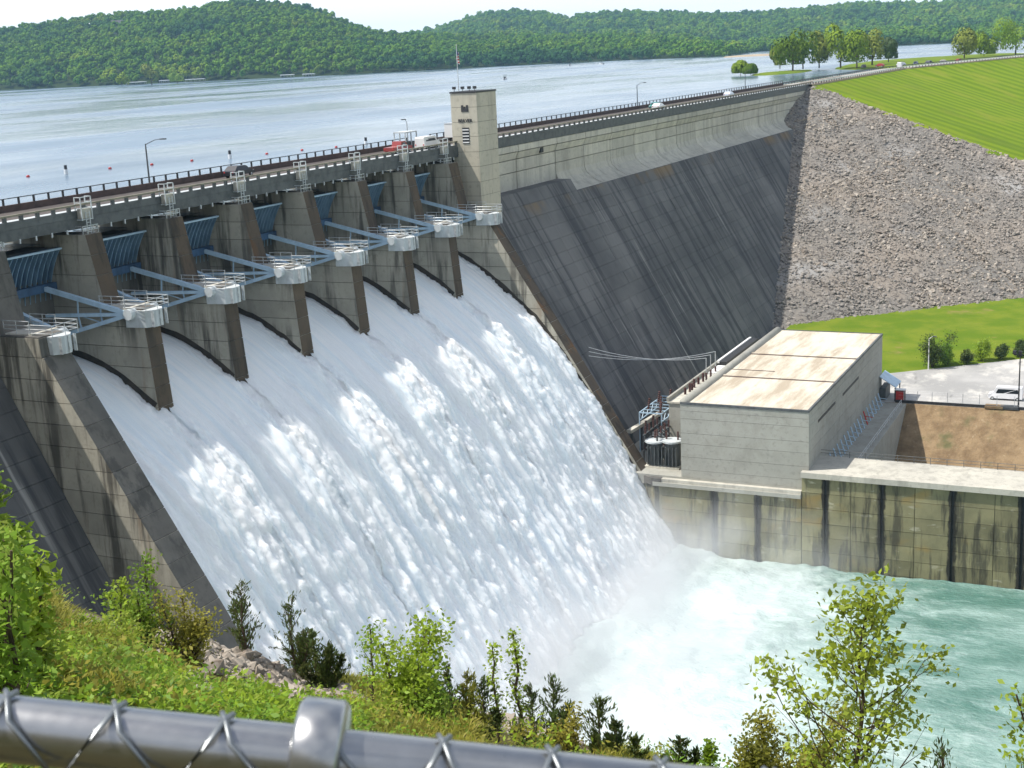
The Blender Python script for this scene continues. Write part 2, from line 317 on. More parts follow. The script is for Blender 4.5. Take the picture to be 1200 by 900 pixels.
def rock_mesh(seed, mat, flat=.7):
    rg = np.random.default_rng(seed); import bmesh
    bm = bmesh.new(); bmesh.ops.create_icosphere(bm, subdivisions=1, radius=.5)
    for v in bm.verts: v.co *= float(rg.uniform(.62, 1.15)); v.co.z *= flat
    me = bpy.data.meshes.new('rock'); bm.to_mesh(me); bm.free(); me.materials.append(mat); return me

# ================================================================== THE SETTING
S = 14.63; ROAD = 66.0; LAKE = 62.4
# ---- lake, tailwater
lake_poly = [(-700, 5), (560, 5), (700, -40), (900, -130), (1100, -260), (9000, -2600), (9000, 9000), (-700, 9000)]
o = link('lake', MB().add([(x, y, LAKE) for x, y in lake_poly], [tuple(range(len(lake_poly)))]).mesh('lake', M['lake'])); tag(o, 'wide pale blue lake held back by the dam', kind='structure')

m = Mat('tailwater', .18, spec=.4)
q = m.sep()
dist = m.math('MULTIPLY', m.math('ADD', q[1], 39.), -1.)                      # metres downstream of the spillway foot
far = m.math('SUBTRACT', dist, m.math('MULTIPLY', m.math('SUBTRACT', 101, q[0]), .34))
big = m.noise((.045, .06, 1), 6, .6, dist=.6); fine = m.noise((.36, .13, 1), 6, .68, dist=1.2)
reach = m.math('ADD', m.math('MULTIPLY', m.math('SUBTRACT', big, .5), 50.), m.math('MULTIPLY', m.math('SUBTRACT', fine, .5), 48.))
foam = m.ramp(m.math('SUBTRACT', reach, far), -44, 4)
haz = m.noise((.11, .05, 1), 5, .6, lo=.35, hi=.7)
c = m.mix((.085, .19, .155), (.24, .37, .33), haz)
c = m.mix(c, (.42, .56, .53), m.math('MULTIPLY', m.noise((.30, .10, 1), 6, .68, lo=.48, hi=.72), .6))
c = m.mix(c, (.60, .70, .685), foam)
c = m.mix(c, (.6, .68, .68), m.noise((.35, .9, 1), 5, .7, lo=.70, hi=.76)); m.color(c)
m.l.new(m.math('ADD', m.math('MULTIPLY', foam, .5), .2), m.b.inputs['Roughness'])
m.bump(m.math('ADD', m.noise((.5, .22, 1), 6, .65), m.noise((2, 1., 1), 4, .6)), .7, .5); M['tail'] = m.m
xs = np.linspace(-60, 99.3, 240); ys = np.concatenate([np.linspace(-30, -130, 220), np.linspace(-134, -420, 60)])
XX, YY = np.meshgrid(xs, ys, indexing='ij'); near = sstep(-110, -45, YY)
ZZ = (fbm(XX*.12, YY*.16, 4, 3)-.5)*1.3*(.25+near)+(fbm(XX*.5, YY*.6, 3, 5)-.5)*.9*near
boil = np.exp(-((YY+41.5)/4.)**2)*(.4+1.8*fbm(XX*.3, YY*.3, 3, 8)); ZZ += boil
me = np_mesh('tailwater', np.stack([XX, YY, ZZ], -1).reshape(-1, 3), grid_faces(len(xs), len(ys))[:, ::-1], M['tail'], True)
tag(link('tailwater', me), 'churning turquoise and white tailwater below the spillway', kind='structure')

# ---- far hills and forest
def dome(n, seed, h=12., wd=5.4):
    rg = np.random.default_rng(seed); k = rg.integers(5, 8); cs = rg.normal(size=(k, 3))*np.array([wd*.33, wd*.33, h*.12])+np.array([0, 0, h*.62]); rs = rg.uniform(.42, .66, k)*wd*.78
    w_ = rg.integers(0, k, n); d = rg.normal(size=(n, 3)); d[:, 2] = d[:, 2]*.9+.25; d /= np.linalg.norm(d, axis=1, keepdims=True)
    P = cs[w_]+d*rs[w_][:, None]*rg.uniform(.82, 1.05, (n, 1)); P[:, 2] = np.maximum(P[:, 2], h*.12)
    s = np.cross(d, rg.normal(size=(n, 3))); s /= np.linalg.norm(s, axis=1, keepdims=True); t = np.cross(d, s); z = rg.uniform(.55, 1.05, (n, 1))
    V = np.stack([P-s*z-t*z*.7, P+s*z-t*z*.7+d*.3, P+s*z+t*z*.7, P-s*z+t*z*.7+d*.3], 1).reshape(-1, 3)
    V = np.concatenate([V, np.array([[.25, 0, 0], [-.25, 0, 0], [-.15, 0, h*.5], [.15, 0, h*.5]])]); return V, np.arange(4*(n+1)).reshape(-1, 4)
far_src = [np_mesh('far_tree', *dome(230, 40+i, 11+i % 3*1.6, 5.2+(i % 4)*.5), M['leaf_far']) for i in range(7)]
def ridge(name, prof, d_shore, d_top, d_end, treeh, spacing, label, flabel, base=LAKE-1.5, power=.75, x0=-160, x1=1360, scale=1., skip=None):
    px = np.linspace(x0, x1, 190); ytop = np.interp(px, [a for a, b in prof], [b for a, b in prof])
    hy = np.array([horizon(x) for x in px]); dirs = np.array([hdir(x) for x in px]); ds_ = d_shore(px) if callable(d_shore) else np.full(len(px), d_shore)
    ztop = CAM[2]+d_top*(hy-ytop)/FPX/np.cos(.23)*1.0-treeh
    def Hd(i_px, t):                                  # t: 0 shore, 1 top, 2 behind
        zt = np.interp(i_px, px, ztop); up = np.where(t <= 1, np.clip(t, 0, 1)**power, 1-.55*np.clip(t-1, 0, 1)**1.3)
        return base+(zt-base)*up+(t > .06)*np.minimum(t*6, 1)*(fbm(i_px*.02, t*5, 4, 21)-.5)*16*np.clip(t, 0, 1)*(1.15-np.clip(t, 0, 1))
    def pos(i_px, t):
        ds = np.interp(i_px, px, ds_); d = np.where(t <= 1, ds+(d_top-ds)*t, d_top+(d_end-d_top)*(t-1))
        dx = np.interp(i_px, px, dirs[:, 0]); dy = np.interp(i_px, px, dirs[:, 1]); return np.stack([CAM[0]+dx*d, CAM[1]+dy*d, Hd(i_px, t)], -1)
    tt = np.concatenate([np.linspace(0, 1, 40), np.linspace(1.05, 2, 12)]); A, B = np.meshgrid(px, tt, indexing='ij')
    tag(link(name, np_mesh(name, pos(A, B).reshape(-1, 3), grid_faces(len(px), len(tt)), M['floor'], True)), label, kind='structure')
    ds = float(np.mean(ds_)); wid = (x1-x0)/FPX*.5*(ds+d_top); n = int(wid*(d_top-ds)*1.18/spacing**2)
    tx = rng.uniform(x0, x1, n); tq = rng.uniform(0.004, 1.18, n)
    if skip is not None: k = ~skip(tx, tq); tx = tx[k]; tq = tq[k]
    P = pos(tx, tq); P[:, 2] -= .6
    sc = scale*np.clip(rng.lognormal(-.06, .25, len(P)), .5, 1.5)*(.85+.3*fbm(tx*.03, tq*9, 2, 4))
    scatter(name.replace('hill', 'forest').replace('ridge', 'forest'), P, rng.uniform(0, 6.28, len(P)), sc, far_src, label=flabel); print(name, len(P))
    return pos
profA = [(-160, 46), (0, 38), (60, 29), (110, 23), (150, 18), (200, 15), (240, 10), (270, 4), (300, 3), (340, 5), (380, 14), (420, 29), (450, 36), (480, 38), (560, 38), (640, 38), (720, 37), (800, 39), (850, 46), (900, 52), (960, 53), (1360, 46)]
posA = ridge('near_hill', profA, lambda x: np.interp(x, [-160, 0, 400, 580, 700, 850, 900, 1360], [2150, 2080, 1840, 1960, 2010, 1850, 2500, 2600]), 2900, 3500, 19, 10.5,
      'wooded hill rising from the far lake shore', 'dense green broadleaf forest covering the hill across the lake')
profB = [(300, 60), (420, 46), (480, 38), (520, 30), (545, 20), (575, 14), (610, 12), (640, 13), (665, 20), (690, 17), (720, 13), (760, 13), (800, 15), (850, 15), (900, 13), (950, 8), (1000, 4), (1100, 3), (1200, -4), (1360, -12)]
posB = ridge('far_ridge', profB, 3300, 4600, 5600, 27, 17, 'distant wooded ridge beyond the lake arm', 'hazy blue green forest on the distant ridge', x0=380, scale=1.45)
profC = [(760, 62), (840, 52), (900, 43), (960, 36), (1000, 33), (1060, 32), (1120, 30), (1200, 26), (1360, 20)]
posC = ridge('shore_ridge', profC, lambda x: np.interp(x, [760, 900, 1360], [2500, 2350, 2200]), 2900, 3300, 17, 11.5, 'low wooded ridge behind the lakeside park', 'mid green woods on the low ridge behind the park', x0=800, scale=1.1)

# ---- valley floor: one large sheet under everything downstream
o = MB().box(-900, 3000, -1500, -26, -7, -6).build('ground', M['meadow']); tag(o, 'valley ground downstream of the dam', kind='structure')
# ---- powerhouse yard, meadow below the rock slope
PB = 12.65
o = MB().prism_z([(156.5, -300), (420, -300), (420, -20), (160.6, -20), (160.6, -62.6), (156.5, -62.6)], -6, PB).build('yard_terrace', M['meadow']); tag(o, 'flat grassy terrace beside the powerhouse', kind='structure')
lot = [(156.4, -62.8), (160.7, -57), (179, -58.6), (186, -67.3), (200.6, -85.2), (225, -110), (225, -260), (156.4, -260)]
m = Mat('parking_paving', .9); c = m.mix((.40, .39, .375), (.30, .295, .285), m.noise(.06, 5, .6, lo=.38, hi=.6)); c = m.mix(c, (.52, .50, .46), m.noise((.10, .16, .1), 5, .65, lo=.52, hi=.68)); c = m.mix(c, (.20, .195, .19), m.noise((.05, .3, 1), 4, .6, lo=.62, hi=.72)); m.color(c); M['lot'] = m.m
o = MB().prism_z(lot, PB-.3, PB+.012).build('parking_lot', M['lot']); tag(o, 'pale worn paved yard behind the brown earth bank', kind='structure')
# earth bank down to the tailrace
ys = np.linspace(-260, -58, 150); ts = np.linspace(0, 1, 26); A, B = np.meshgrid(ys, ts, indexing='ij')
bx = 156.4-24*B-(fbm(A*.1, B*4, 4, 31)-.5)*2.6*np.sin(B*np.pi)-(fbm(A*.5, B*14, 3, 33)-.5)*.9*np.sin(B*np.pi); bz = PB-B*17
tag(link('earth_bank', np_mesh('earth_bank', np.stack([bx, A, bz], -1).reshape(-1, 3), grid_faces(len(ys), len(ts)), M['rust_earth'], True)), 'brown eroded earth bank above the tailrace', kind='structure')
m = Mat('tailrace_water', .1); m.color((.03, .06, .055)); m.bump(m.noise(.8, 4), .3, .1)
o = MB().box(100, 150, -420, -50, -1, .2).build('tailrace', m.m); tag(o, 'dark sheltered tailrace water behind the thick wall', kind='structure')

# ---- embankment: rock slope (2.5:1, skewed) and mown grass slope
RN = np.array([.2983, .2747]); RA = np.array([214, -26.5, 14.])
rockz = lambda x, y: RA[2]+RN[0]*(x-RA[0])+RN[1]*(y-RA[1])
GS = .354; grassz = lambda x, y: 65.55+GS*(y+1.2-crest(x))
CX = [300, 540, 613, 705, 860, 1100, 1400]; CY = [0, 0, -14, -35, -78, -150, -250]
crest = lambda x: np.interp(x, CX, CY)
xs = np.linspace(205, 425, 240); ys = np.linspace(-150, 3, 170); A, B = np.meshgrid(xs, ys, indexing='ij')
Z = np.minimum(rockz(A, B), grassz(A, B)+.1); low = Z < PB-1.5
Z = Z+(fbm(A*.3, B*.3, 4, 41)-.5)*1.1+(fbm(A*1.3, B*1.3, 2, 44)-.5)*.8
Z = np.where(rockz(A, B) > grassz(A, B)+.1, np.minimum(Z, grassz(A, B)-.35), np.minimum(Z, grassz(A, B)+.25)); Z = np.where(low, PB-1.5, Z)
tag(link('rock_slope', np_mesh('rock_slope', np.stack([A, B, Z], -1).reshape(-1, 3), grid_faces(len(xs), len(ys)), M['rockfill'], False)), 'broad grey and reddish rubble slope beside the dam', kind='structure')
n = 30000; x = rng.uniform(210, 372, n); y = rng.uniform(-105, 2, n); z = rockz(x, y); k = (z > PB+.1) & (z < grassz(x, y)+.15) & (z < 65.8); x, y, z = x[k], y[k], z[k]
rk = [rock_mesh(60+i, M['rock']) for i in range(6)]
scatter('rubble', np.stack([x, y, z+.05], -1), rng.uniform(0, 6.28, len(x)), np.clip(rng.lognormal(-.5, .45, len(x)), .25, 1.7), rk, tilt=rng.normal(0, .5, (len(x), 2)), label='loose broken rocks covering the rubble slope')
xs = np.concatenate([np.linspace(300, 700, 130), np.linspace(720, 1400, 50)]); vs_ = np.linspace(0, 1, 60); A, B = np.meshgrid(xs, vs_, indexing='ij'); gy = crest(A)-1.2-B*150; gz = grassz(A, gy)+(fbm(A*.05, gy*.05, 3, 51)-.5)*.8*np.minimum(B*20, 1)
sel = rockz(A, gy) < gz-.5; gz = np.where(sel, np.minimum(gz, rockz(A, gy)-.8), gz)
tag(link('grass_slope', np_mesh('grass_slope', np.stack([A, gy, np.maximum(gz, PB-.5)], -1).reshape(-1, 3), grid_faces(len(xs), len(vs_)), M['grass'], True)), 'bright green striped mown grass slope of the embankment', kind='structure')
# gently rising meadow between the rubble and the paved yard
A, B = np.meshgrid(np.linspace(160, 300, 60), np.linspace(-180, -30, 60), indexing='ij')
d = np.maximum(0, (A-180)*.77+(B+60)*.64)
Z = PB+.03+np.minimum(d*.035, 2.2)+(fbm(A*.1, B*.1, 3, 61)-.5)*.3*np.minimum(d*.1, 1)
inlot = (A < 186+(-67-B)*.82) & (B < -57)
Z = np.where(inlot, PB-.2, Z)
tag(link('meadow', np_mesh('meadow', np.stack([A, B, Z], -1).reshape(-1, 3), grid_faces(60, 60), M['meadow'], True)), 'green meadow strip at the foot of the rubble slope', kind='structure')
# crest road on the embankment
xs = np.concatenate([np.linspace(362, 540, 30), np.linspace(548, 1400, 60)]); cy = crest(xs)
V = np.stack([np.stack([xs, cy+dy, np.full(len(xs), ROAD+dz)], -1) for dy, dz in ((-1.3, -1.2), (-1.2, 0), (10.2, 0), (26, -4.5))], 1).reshape(-1, 3)
tag(link('crest_fill', np_mesh('crest_fill', V, grid_faces(len(xs), 4), M['sand'])), 'pale gravel shoulder of the embankment crest', kind='structure')
V = np.stack([np.stack([xs, cy+dy, np.full(len(xs), ROAD+.05)], -1) for dy in (.3, 9.)], 1).reshape(-1, 3)
tag(link('crest_road', np_mesh('crest_road', V, grid_faces(len(xs), 2), M['road_pale'])), 'pale road curving along the embankment crest', kind='structure')
# lakeside park peninsula and sand bar
def blob(name, cen, rx, ry, z, mat, seed, label, h=.9):
    a = np.linspace(0, 2*np.pi, 70, endpoint=False); rr = .8+.4*fbm(np.cos(a)*1.5+9, np.sin(a)*1.5+9, 3, seed); V = [(cen[0], cen[1], z+h)]
    for k, zz in ((.5, z+h*.8), (.86, z+h*.5), (1., z-1.)): V += [(cen[0]+math.cos(t)*rx*r*k, cen[1]+math.sin(t)*ry*r*k, zz) for t, r in zip(a, rr)]
    n = 70; F = [(0, 1+i, 1+(i+1) % n) for i in range(n)]; mb = MB().add(V, F+[(1+j*n+i, 1+(j+1)*n+i, 1+(j+1)*n+(i+1) % n, 1+j*n+(i+1) % n) for j in range(2) for i in range(n)])
    return tag(mb.build(name, mat, smooth=True), label, kind='structure')
blob('park_peninsula', (860, 28), 170, 62, LAKE, M['meadow'], 3, 'low grassy park peninsula in the lake', 1.6)
blob('park_peninsula', (690, 92), 48, 14, LAKE, M['meadow'], 5, 'narrow grassy point reaching into the lake', .9)
blob('sand_bar', tuple(on(888, 65.5, 2, LAKE)[:2]), 34, 46, LAKE, M['sand'], 9, 'pale sandy bar on the far side of the lake', 2.2)

# ---- foreground hillside
_bd = np.array([CAM[0], CAM[1]])
def hill(x, y):
    x = np.asarray(x, float); y = np.asarray(y, float); dx = x-CAM[0]; dy = y-CAM[1]; d = np.hypot(dx, dy)
    z = CAM[2]-2.3-.573*dx+.1655*dy
    lump = (fbm(x*.16, y*.16, 3, 71)-.5)*2.0*np.clip((d-4)/14, 0, 1)+(fbm(x*.9, y*.9, 3, 75)-.5)*.35*np.clip((d-2)/6, 0, 1)
    db = 27+5*(fbm(x*.08, y*.08, 2, 79)-.5); ex = np.maximum(d-db, 0); z = z-np.minimum(ex*.05*ex, .55*ex)+lump
    return np.maximum(z, -6)
xs = np.concatenate([np.linspace(-240, -116, 40), np.linspace(-115, -62, 190), np.linspace(-61, 20, 50)]); ys = np.concatenate([np.linspace(-260, -132, 40), np.linspace(-131, -68, 220), np.linspace(-67, 0, 50)])
A, B = np.meshgrid(xs, ys, indexing='ij')
tag(link('hillside', np_mesh('hillside', np.stack([A, B, hill(A, B)], -1).reshape(-1, 3), grid_faces(len(xs), len(ys)), M['soil'], True)), 'steep scrubby hillside falling away below the fence', kind='structure')
def hit(px, py):
    d = ray(px, py)
    for t in np.arange(2, 120, .1):
        p = CAM+d*t
        if p[2] < hill(p[0], p[1]): return p
    return None

# ================================================================== CONCRETE DAM
LH = 2.3
dam = empty('concrete_dam', (50, 0, 0), label='long concrete gravity dam with gated spillway and dark stained face', cat='dam')
dam.location = (0, 0, 0)
# -- piers: stacked lifts round a recessed core
def front(z): return -2.9+(z-56)*(1.6/7.5) if z >= 55.2 else -8.3-(53.2-z)*.078
def wall_front(z): return -8.5-.63*(53.2-z)
def pier(i):
    xc = S*i; end = i in (0, 7)
    x0, x1 = {0: (-2.6, 1.25), 7: (101.15, 104.4)}.get(i, (xc-1.3, xc+1.3))
    p = empty('pier', (0, 0, 0)); p.parent = dam
    def slab(z0, z1, ins=0., y1=14., fr=front):
        return MB().add([(x0+ins, fr(z0)+ins, z0), (x1-ins, fr(z0)+ins, z0), (x1-ins, y1-ins, z0), (x0+ins, y1-ins, z0), (x0+ins, fr(z1-.001)+ins, z1), (x1-ins, fr(z1-.001)+ins, z1), (x1-ins, y1-ins, z1), (x0+ins, y1-ins, z1)],
                        [(0, 3, 2, 1), (4, 5, 6, 7), (0, 1, 5, 4), (1, 2, 6, 5), (2, 3, 7, 6), (3, 0, 4, 7)])
    ztop = [63.5, 61.2, 58.9, 55.2, 53.2]
    g = .035
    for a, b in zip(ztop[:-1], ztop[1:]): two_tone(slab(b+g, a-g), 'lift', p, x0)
    slab(55.3, 63.4, .09).build('core', M['conc_end'], p); slab(36., 55.3, .09, fr=(lambda z: -8.3-(53.2-z)*.078)).build('core', M['conc_end'], p)
    z = 53.2; fr = wall_front if end else front; bottom = -3 if end else 35
    while z > bottom:
        b = z-LH
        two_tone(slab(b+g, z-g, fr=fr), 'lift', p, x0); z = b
    if end:
        slab(-3, 53.1, .09, fr=wall_front).build('core', M['conc_end'], p)
    # trunnion anchorage: pale faceted steel nose, inspection deck and guard rails
    ax0, ax1 = x0-(.55 if i != 0 else -.9), x1+(.55 if i != 7 else -.2)
    t = MB().prism_z([(ax0, -6.2), (ax0+.35, -8.7), (ax0+1.3, -9.5), (ax1-1.3, -9.5), (ax1-.35, -8.7), (ax1, -6.2)], 53.25, 55.15).build('trunnion_anchor', M['anchor'], p)
    for xx in np.linspace(ax0+.7, ax1-.7, 3): MB().box(xx-.05, xx+.05, -9.66, -9.3, 53.3, 55.1).build('stiffener', M['galv'], t)
    MB().box(ax0-.2, ax1+.2, -6.6, -2.6, 55.22, 55.42).build('inspection_deck', M['conc_pale'], p)
    for zz in (55.55, 55.95, 56.4):
        MB().tube([(ax0-.1, -6.2, zz), (ax0-.1, -9.3, zz), (ax1+.1, -9.3, zz), (ax1+.1, -6.3, zz)], .045, 5).build('guard_rail', M['galv'], p)
        for xx in (ax0-.15, ax1+.15): MB().tube([(xx, -6.4, zz+.35), (xx, -2.8, zz+.35)], .045, 5).build('guard_rail', M['galv'], p)
    for xx in (ax0-.1, (ax0+ax1)/2, ax1+.1): MB().tube([(xx, -9.3, 55.1), (xx, -9.3, 56.45)], .04, 5).build('guard_post', M['galv'], p)
    for yy in (-2.9, -4.6, -6.35):
        for xx in (ax0-.15, ax1+.15): MB().tube([(xx, yy, 55.3), (xx, yy, 56.8)], .04, 5).build('guard_post', M['galv'], p)
    return p
def two_tone(mb, name, parent, x0):               # downstream (sloping) face darker: shade painted in with brown staining, sides grey beige
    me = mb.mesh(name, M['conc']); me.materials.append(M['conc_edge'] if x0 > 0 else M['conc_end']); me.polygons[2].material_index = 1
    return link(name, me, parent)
for i in range(8): pier(i)
# -- ogee body under the running water
ogee = [(9, 40), (7.5, 46.2), (4.5, 48.3), (2, 48.6), (-1.5, 47.2), (-5, 44.4), (-9, 40.8), (-14, 36.2), (-18, 30.8), (-20, 27.6), (-37, .6), (-46, -4), (-46, -6.5), (9, -6.5)]
MB().prism_x(ogee, 1.3, 101.1).build('spillway_body', M['conc_end'], dam)
MB().box(-60, 336, 4.5, 12.5, -6, 62.0).build('upstream_wall', M['conc_end'], dam)
# -- stained sloping face: monoliths of stacked lift blocks
FK = .57; faceY = lambda z: -3.5-FK*(54.5-z)
leftY = lambda z: -.45-.547*(54.5-z)
def slope_block(wd, y0, y1, h):
    g = .022; return MB().add([(g, y0, g), (wd-g, y0, g), (wd-g, y0+9, g), (g, y0+9, g), (g, y1, h-g), (wd-g, y1, h-g), (wd-g, y1+9, h-g), (g, y1+9, h-g)],
                             [(0, 3, 2, 1), (4, 5, 6, 7), (0, 1, 5, 4), (1, 2, 6, 5), (2, 3, 7, 6), (3, 0, 4, 7)])
jx = [104.5, 117.5, 132.0]+[150.4+15.12*k for k in range(12)]+[336]
sb_cache = {}
for a, b in zip(jx[:-1], jx[1:]):
    wd = round(b-a, 2); z = 53.8 if a >= 150 else 56.1
    while z > 10:
        h = LH; key = (wd, h)
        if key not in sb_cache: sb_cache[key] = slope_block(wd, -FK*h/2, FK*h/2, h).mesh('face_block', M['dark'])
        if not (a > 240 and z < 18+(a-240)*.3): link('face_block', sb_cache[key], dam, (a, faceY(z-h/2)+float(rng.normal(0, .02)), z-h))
        z -= h
for xa_, xb_, zt_ in ((104.4, 150.3, 56.), (150.3, 336., 53.5)): MB().add([(xa_, faceY(zt_)+.25, zt_), (xb_, faceY(zt_)+.25, zt_), (xb_, faceY(4)+.25, 4), (xa_, faceY(4)+.25, 4), (xa_, 6, zt_), (xb_, 6, zt_), (xb_, 6, 4), (xa_, 6, 4)], [(0, 1, 2, 3), (4, 7, 6, 5), (0, 4, 5, 1), (3, 2, 6, 7), (0, 3, 7, 4), (1, 5, 6, 2)]).build('face_core', M['steel_dark'], dam)
for a, b in ((-17.6, -2.64), (-32.6, -17.6), (-47.6, -32.6)):
    z = 54.5
    while z > 8:
        key = ('l', round(b-a, 2))
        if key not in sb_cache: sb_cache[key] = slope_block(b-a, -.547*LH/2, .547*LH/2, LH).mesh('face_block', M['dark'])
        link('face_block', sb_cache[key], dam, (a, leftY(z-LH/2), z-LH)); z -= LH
MB().box(-60, -2.7, 1., 12, -5, 64).build('upper_wall', M['conc_pale'], dam)
# -- pale upper wall: monolith panels in three courses, flared foot from the third joint on, corbelled head
def course(a, b, z0, z1, y0, y1, back=4.):
    a += .08; b -= .08
    g = .07; return MB().add([(a+g, y0, z0+g), (b-g, y0, z0+g), (b-g, back, z0+g), (a+g, back, z0+g), (a+g, y1, z1-g), (b-g, y1, z1-g), (b-g, back, z1-g), (a+g, back, z1-g)],
                             [(0, 3, 2, 1), (4, 5, 6, 7), (0, 1, 5, 4), (1, 2, 6, 5), (2, 3, 7, 6), (3, 0, 4, 7)])
jw = jx[:-1]+[331.84, 346.96, 364]
for a, b in zip(jw[1:-1], jw[2:]):
    fl = a >= 150
    segs = [(53.6, 54.4, -3.9, -2.9), (54.4, 56., -2.9, -.6), (56., 57.4, -.6, .75), (57.4, 59., .75, 1.2)] if fl else [(53.6, 57.4, 1.2, 1.2), (57.4, 59., 1.2, 1.2)]
    if fl:
        mb = MB(); pr = [(-3.95, 53.55), (-2.7, 54.1), (-1.1, 55.0), (.15, 56.1), (.6, 57.3), (.6, 59.2), (4, 59.2), (4, 53.55)]; mb.prism_x(pr[::-1], a+.15, b-.15).build('panel', M['conc_pale'], dam)
    else: course(a, b, 53.6, 59.25, .6, .6).build('panel', M['conc_pale'], dam)
    course(a, b, 59.25, 61.6, .6, .6).build('panel', M['conc_pale'], dam)
    course(a, b, 61.6, 63.0, .6, .1).build('panel', M['conc_pale'], dam)
    course(a, b, 63.0, 64.3, .05, .05).build('cornice', M['conc_pale'], dam)
MB().box(104.4, 363.9, 1.6, 6, 50, 64).build('wall_core', M['steel_dark'], dam)
MB().box(142.3, 143.6, .05, .5, 61.9, 62.9).build('drain_opening', M['black'], dam)
# -- roadway on the concrete section, fascia, parapets
MB().box(104.4, 366, -.02, 10.6, 64.32, 65.75).build('road_deck', M['steel_grey'], dam)
MB().box(104.4, 366, 2., 9.4, 65.755, 66.0).build('roadway', M['road_dark'], dam); MB().box(104.4, 366, .4, 1.99, 65.755, 66.06).build('sidewalk', M['anchor'], dam)
def parapets(parent, x0, x1, step, up='steel_brown'):
    MB().box(x0, x1, .0, .34, 66.62, 66.82).build('parapet_rail', M['rail_olive'], parent); MB().box(x0, x1, .0, .36, 65.76, 66.12).build('parapet_curb', M['steel_grey'], parent)
    MB().box(x0, x1, 9.6, 9.95, 65.76, 66.75).build('upstream_parapet', M[up], parent)
    MB().tube([(x0, 9.75, 67.5), (x1, 9.75, 67.5)], .06, 5).build('handrail', M['steel_grey'], parent)
    n = int((x1-x0)/step)
    for k in range(n+1):
        x = x0+.3+k*(x1-x0-.6)/n
        ubox('parapet_post', M['steel_grey'], parent, (x, .17, 66.36), (.42, .3, .55)); ubox('railing_post', M['steel_dark'], parent, (x, 9.75, 67.14), (.22, .18, .78))
parapets(dam, 115.4, 366, 2.6)

# ================================================================== SPILLWAY BRIDGE
br = empty('spillway_bridge', (0, 0, 0), label='grey steel road bridge carried over the spillway piers', cat='bridge')
X0, X1 = -60, 107.4
MB().box(X0, X1, .02, 10.4, 65.3, 65.75).build('deck_slab', M['steel_grey'], br); MB().box(X0, X1, 2., 9.4, 65.755, 66.).build('roadway', M['road_dark'], br); MB().box(X0, X1, .4, 1.99, 65.755, 66.06).build('sidewalk', M['anchor'], br)
MB().box(X0, X1, .0, .35, 64.1, 65.28).build('fascia_girder', M['steel_grey'], br)
for y in (3.2, 6.4, 9.8): MB().box(X0, X1, y, y+.35, 63.6, 65.28).build('girder', M['steel_grey'], br)
for k in range(70):
    x = X0+1.2+k*2.4
    MB().add([(x, .4, 65.2), (x+.28, .4, 65.2), (x+.28, 9.7, 65.2), (x, 9.7, 65.2), (x, .4, 64.5), (x+.28, .4, 64.5), (x+.28, 3.2, 63.9), (x, 3.2, 63.9), (x+.28, 9.7, 63.9), (x, 9.7, 63.9)],
             [(0, 1, 2, 3), (4, 7, 6, 5), (7, 9, 8, 6), (0, 4, 5, 1), (0, 3, 9, 7, 4), (1, 5, 6, 8, 2), (3, 2, 8, 9)]).build('floor_beam', M['steel_grey'], br)
    if x > -5: ubox('drain_spout', M['anchor'], br, (x+1.2, -.02, 63.95), (.16, .16, .5))
parapets(br, X0, X1, 2.4)
for i in range(0, 8):
    xc = S*i if i < 7 else 101.5
    bx = MB()
    for (u, v) in ((-.85, -.75), (.85, -.75), (-.85, .1), (.85, .1)): bx.bar((xc+u, v, 65.0), (xc+u, v, 67.6), .1)
    for zz in (65.1, 66.4, 67.0, 67.6):
        for p, q in (((-.85, -.75), (.85, -.75)), ((-.85, -.75), (-.85, .1)), ((.85, -.75), (.85, .1))): bx.bar((xc+p[0], p[1], zz), (xc+q[0], q[1], zz), .09)
    bx.build('access_cage', M['anchor'], br)
    ubox('cage_panel', M['conc_pale'], br, (xc, -.36, 65.75), (1.6, .6, 1.1))
    lad = MB()
    for u in (-.3, .3): lad.bar((xc+u, -.85, 63.4), (xc+u, -.85, 66), .09)
    for k in range(7): lad.bar((xc-.3, -.85, 63.7+k*.35), (xc+.3, -.85, 63.7+k*.35), .06)
    lad.build('ladder', M['anchor'], br)
    cr = MB()
    for zz in (63.95, 64.4):
        cr.bar((xc-1.25, -1.0, zz), (xc+1.25, -1.0, zz), .08); cr.bar((xc-1.25, -1.0, zz), (xc-1.25, .3, zz), .08)
    for u in (-1.25, -.5, .5, 1.25): cr.bar((xc+u, -1.0, 63.5), (xc+u, -1.0, 64.45), .08)
    cr.build('pier_top_rail', M['galv'], br)

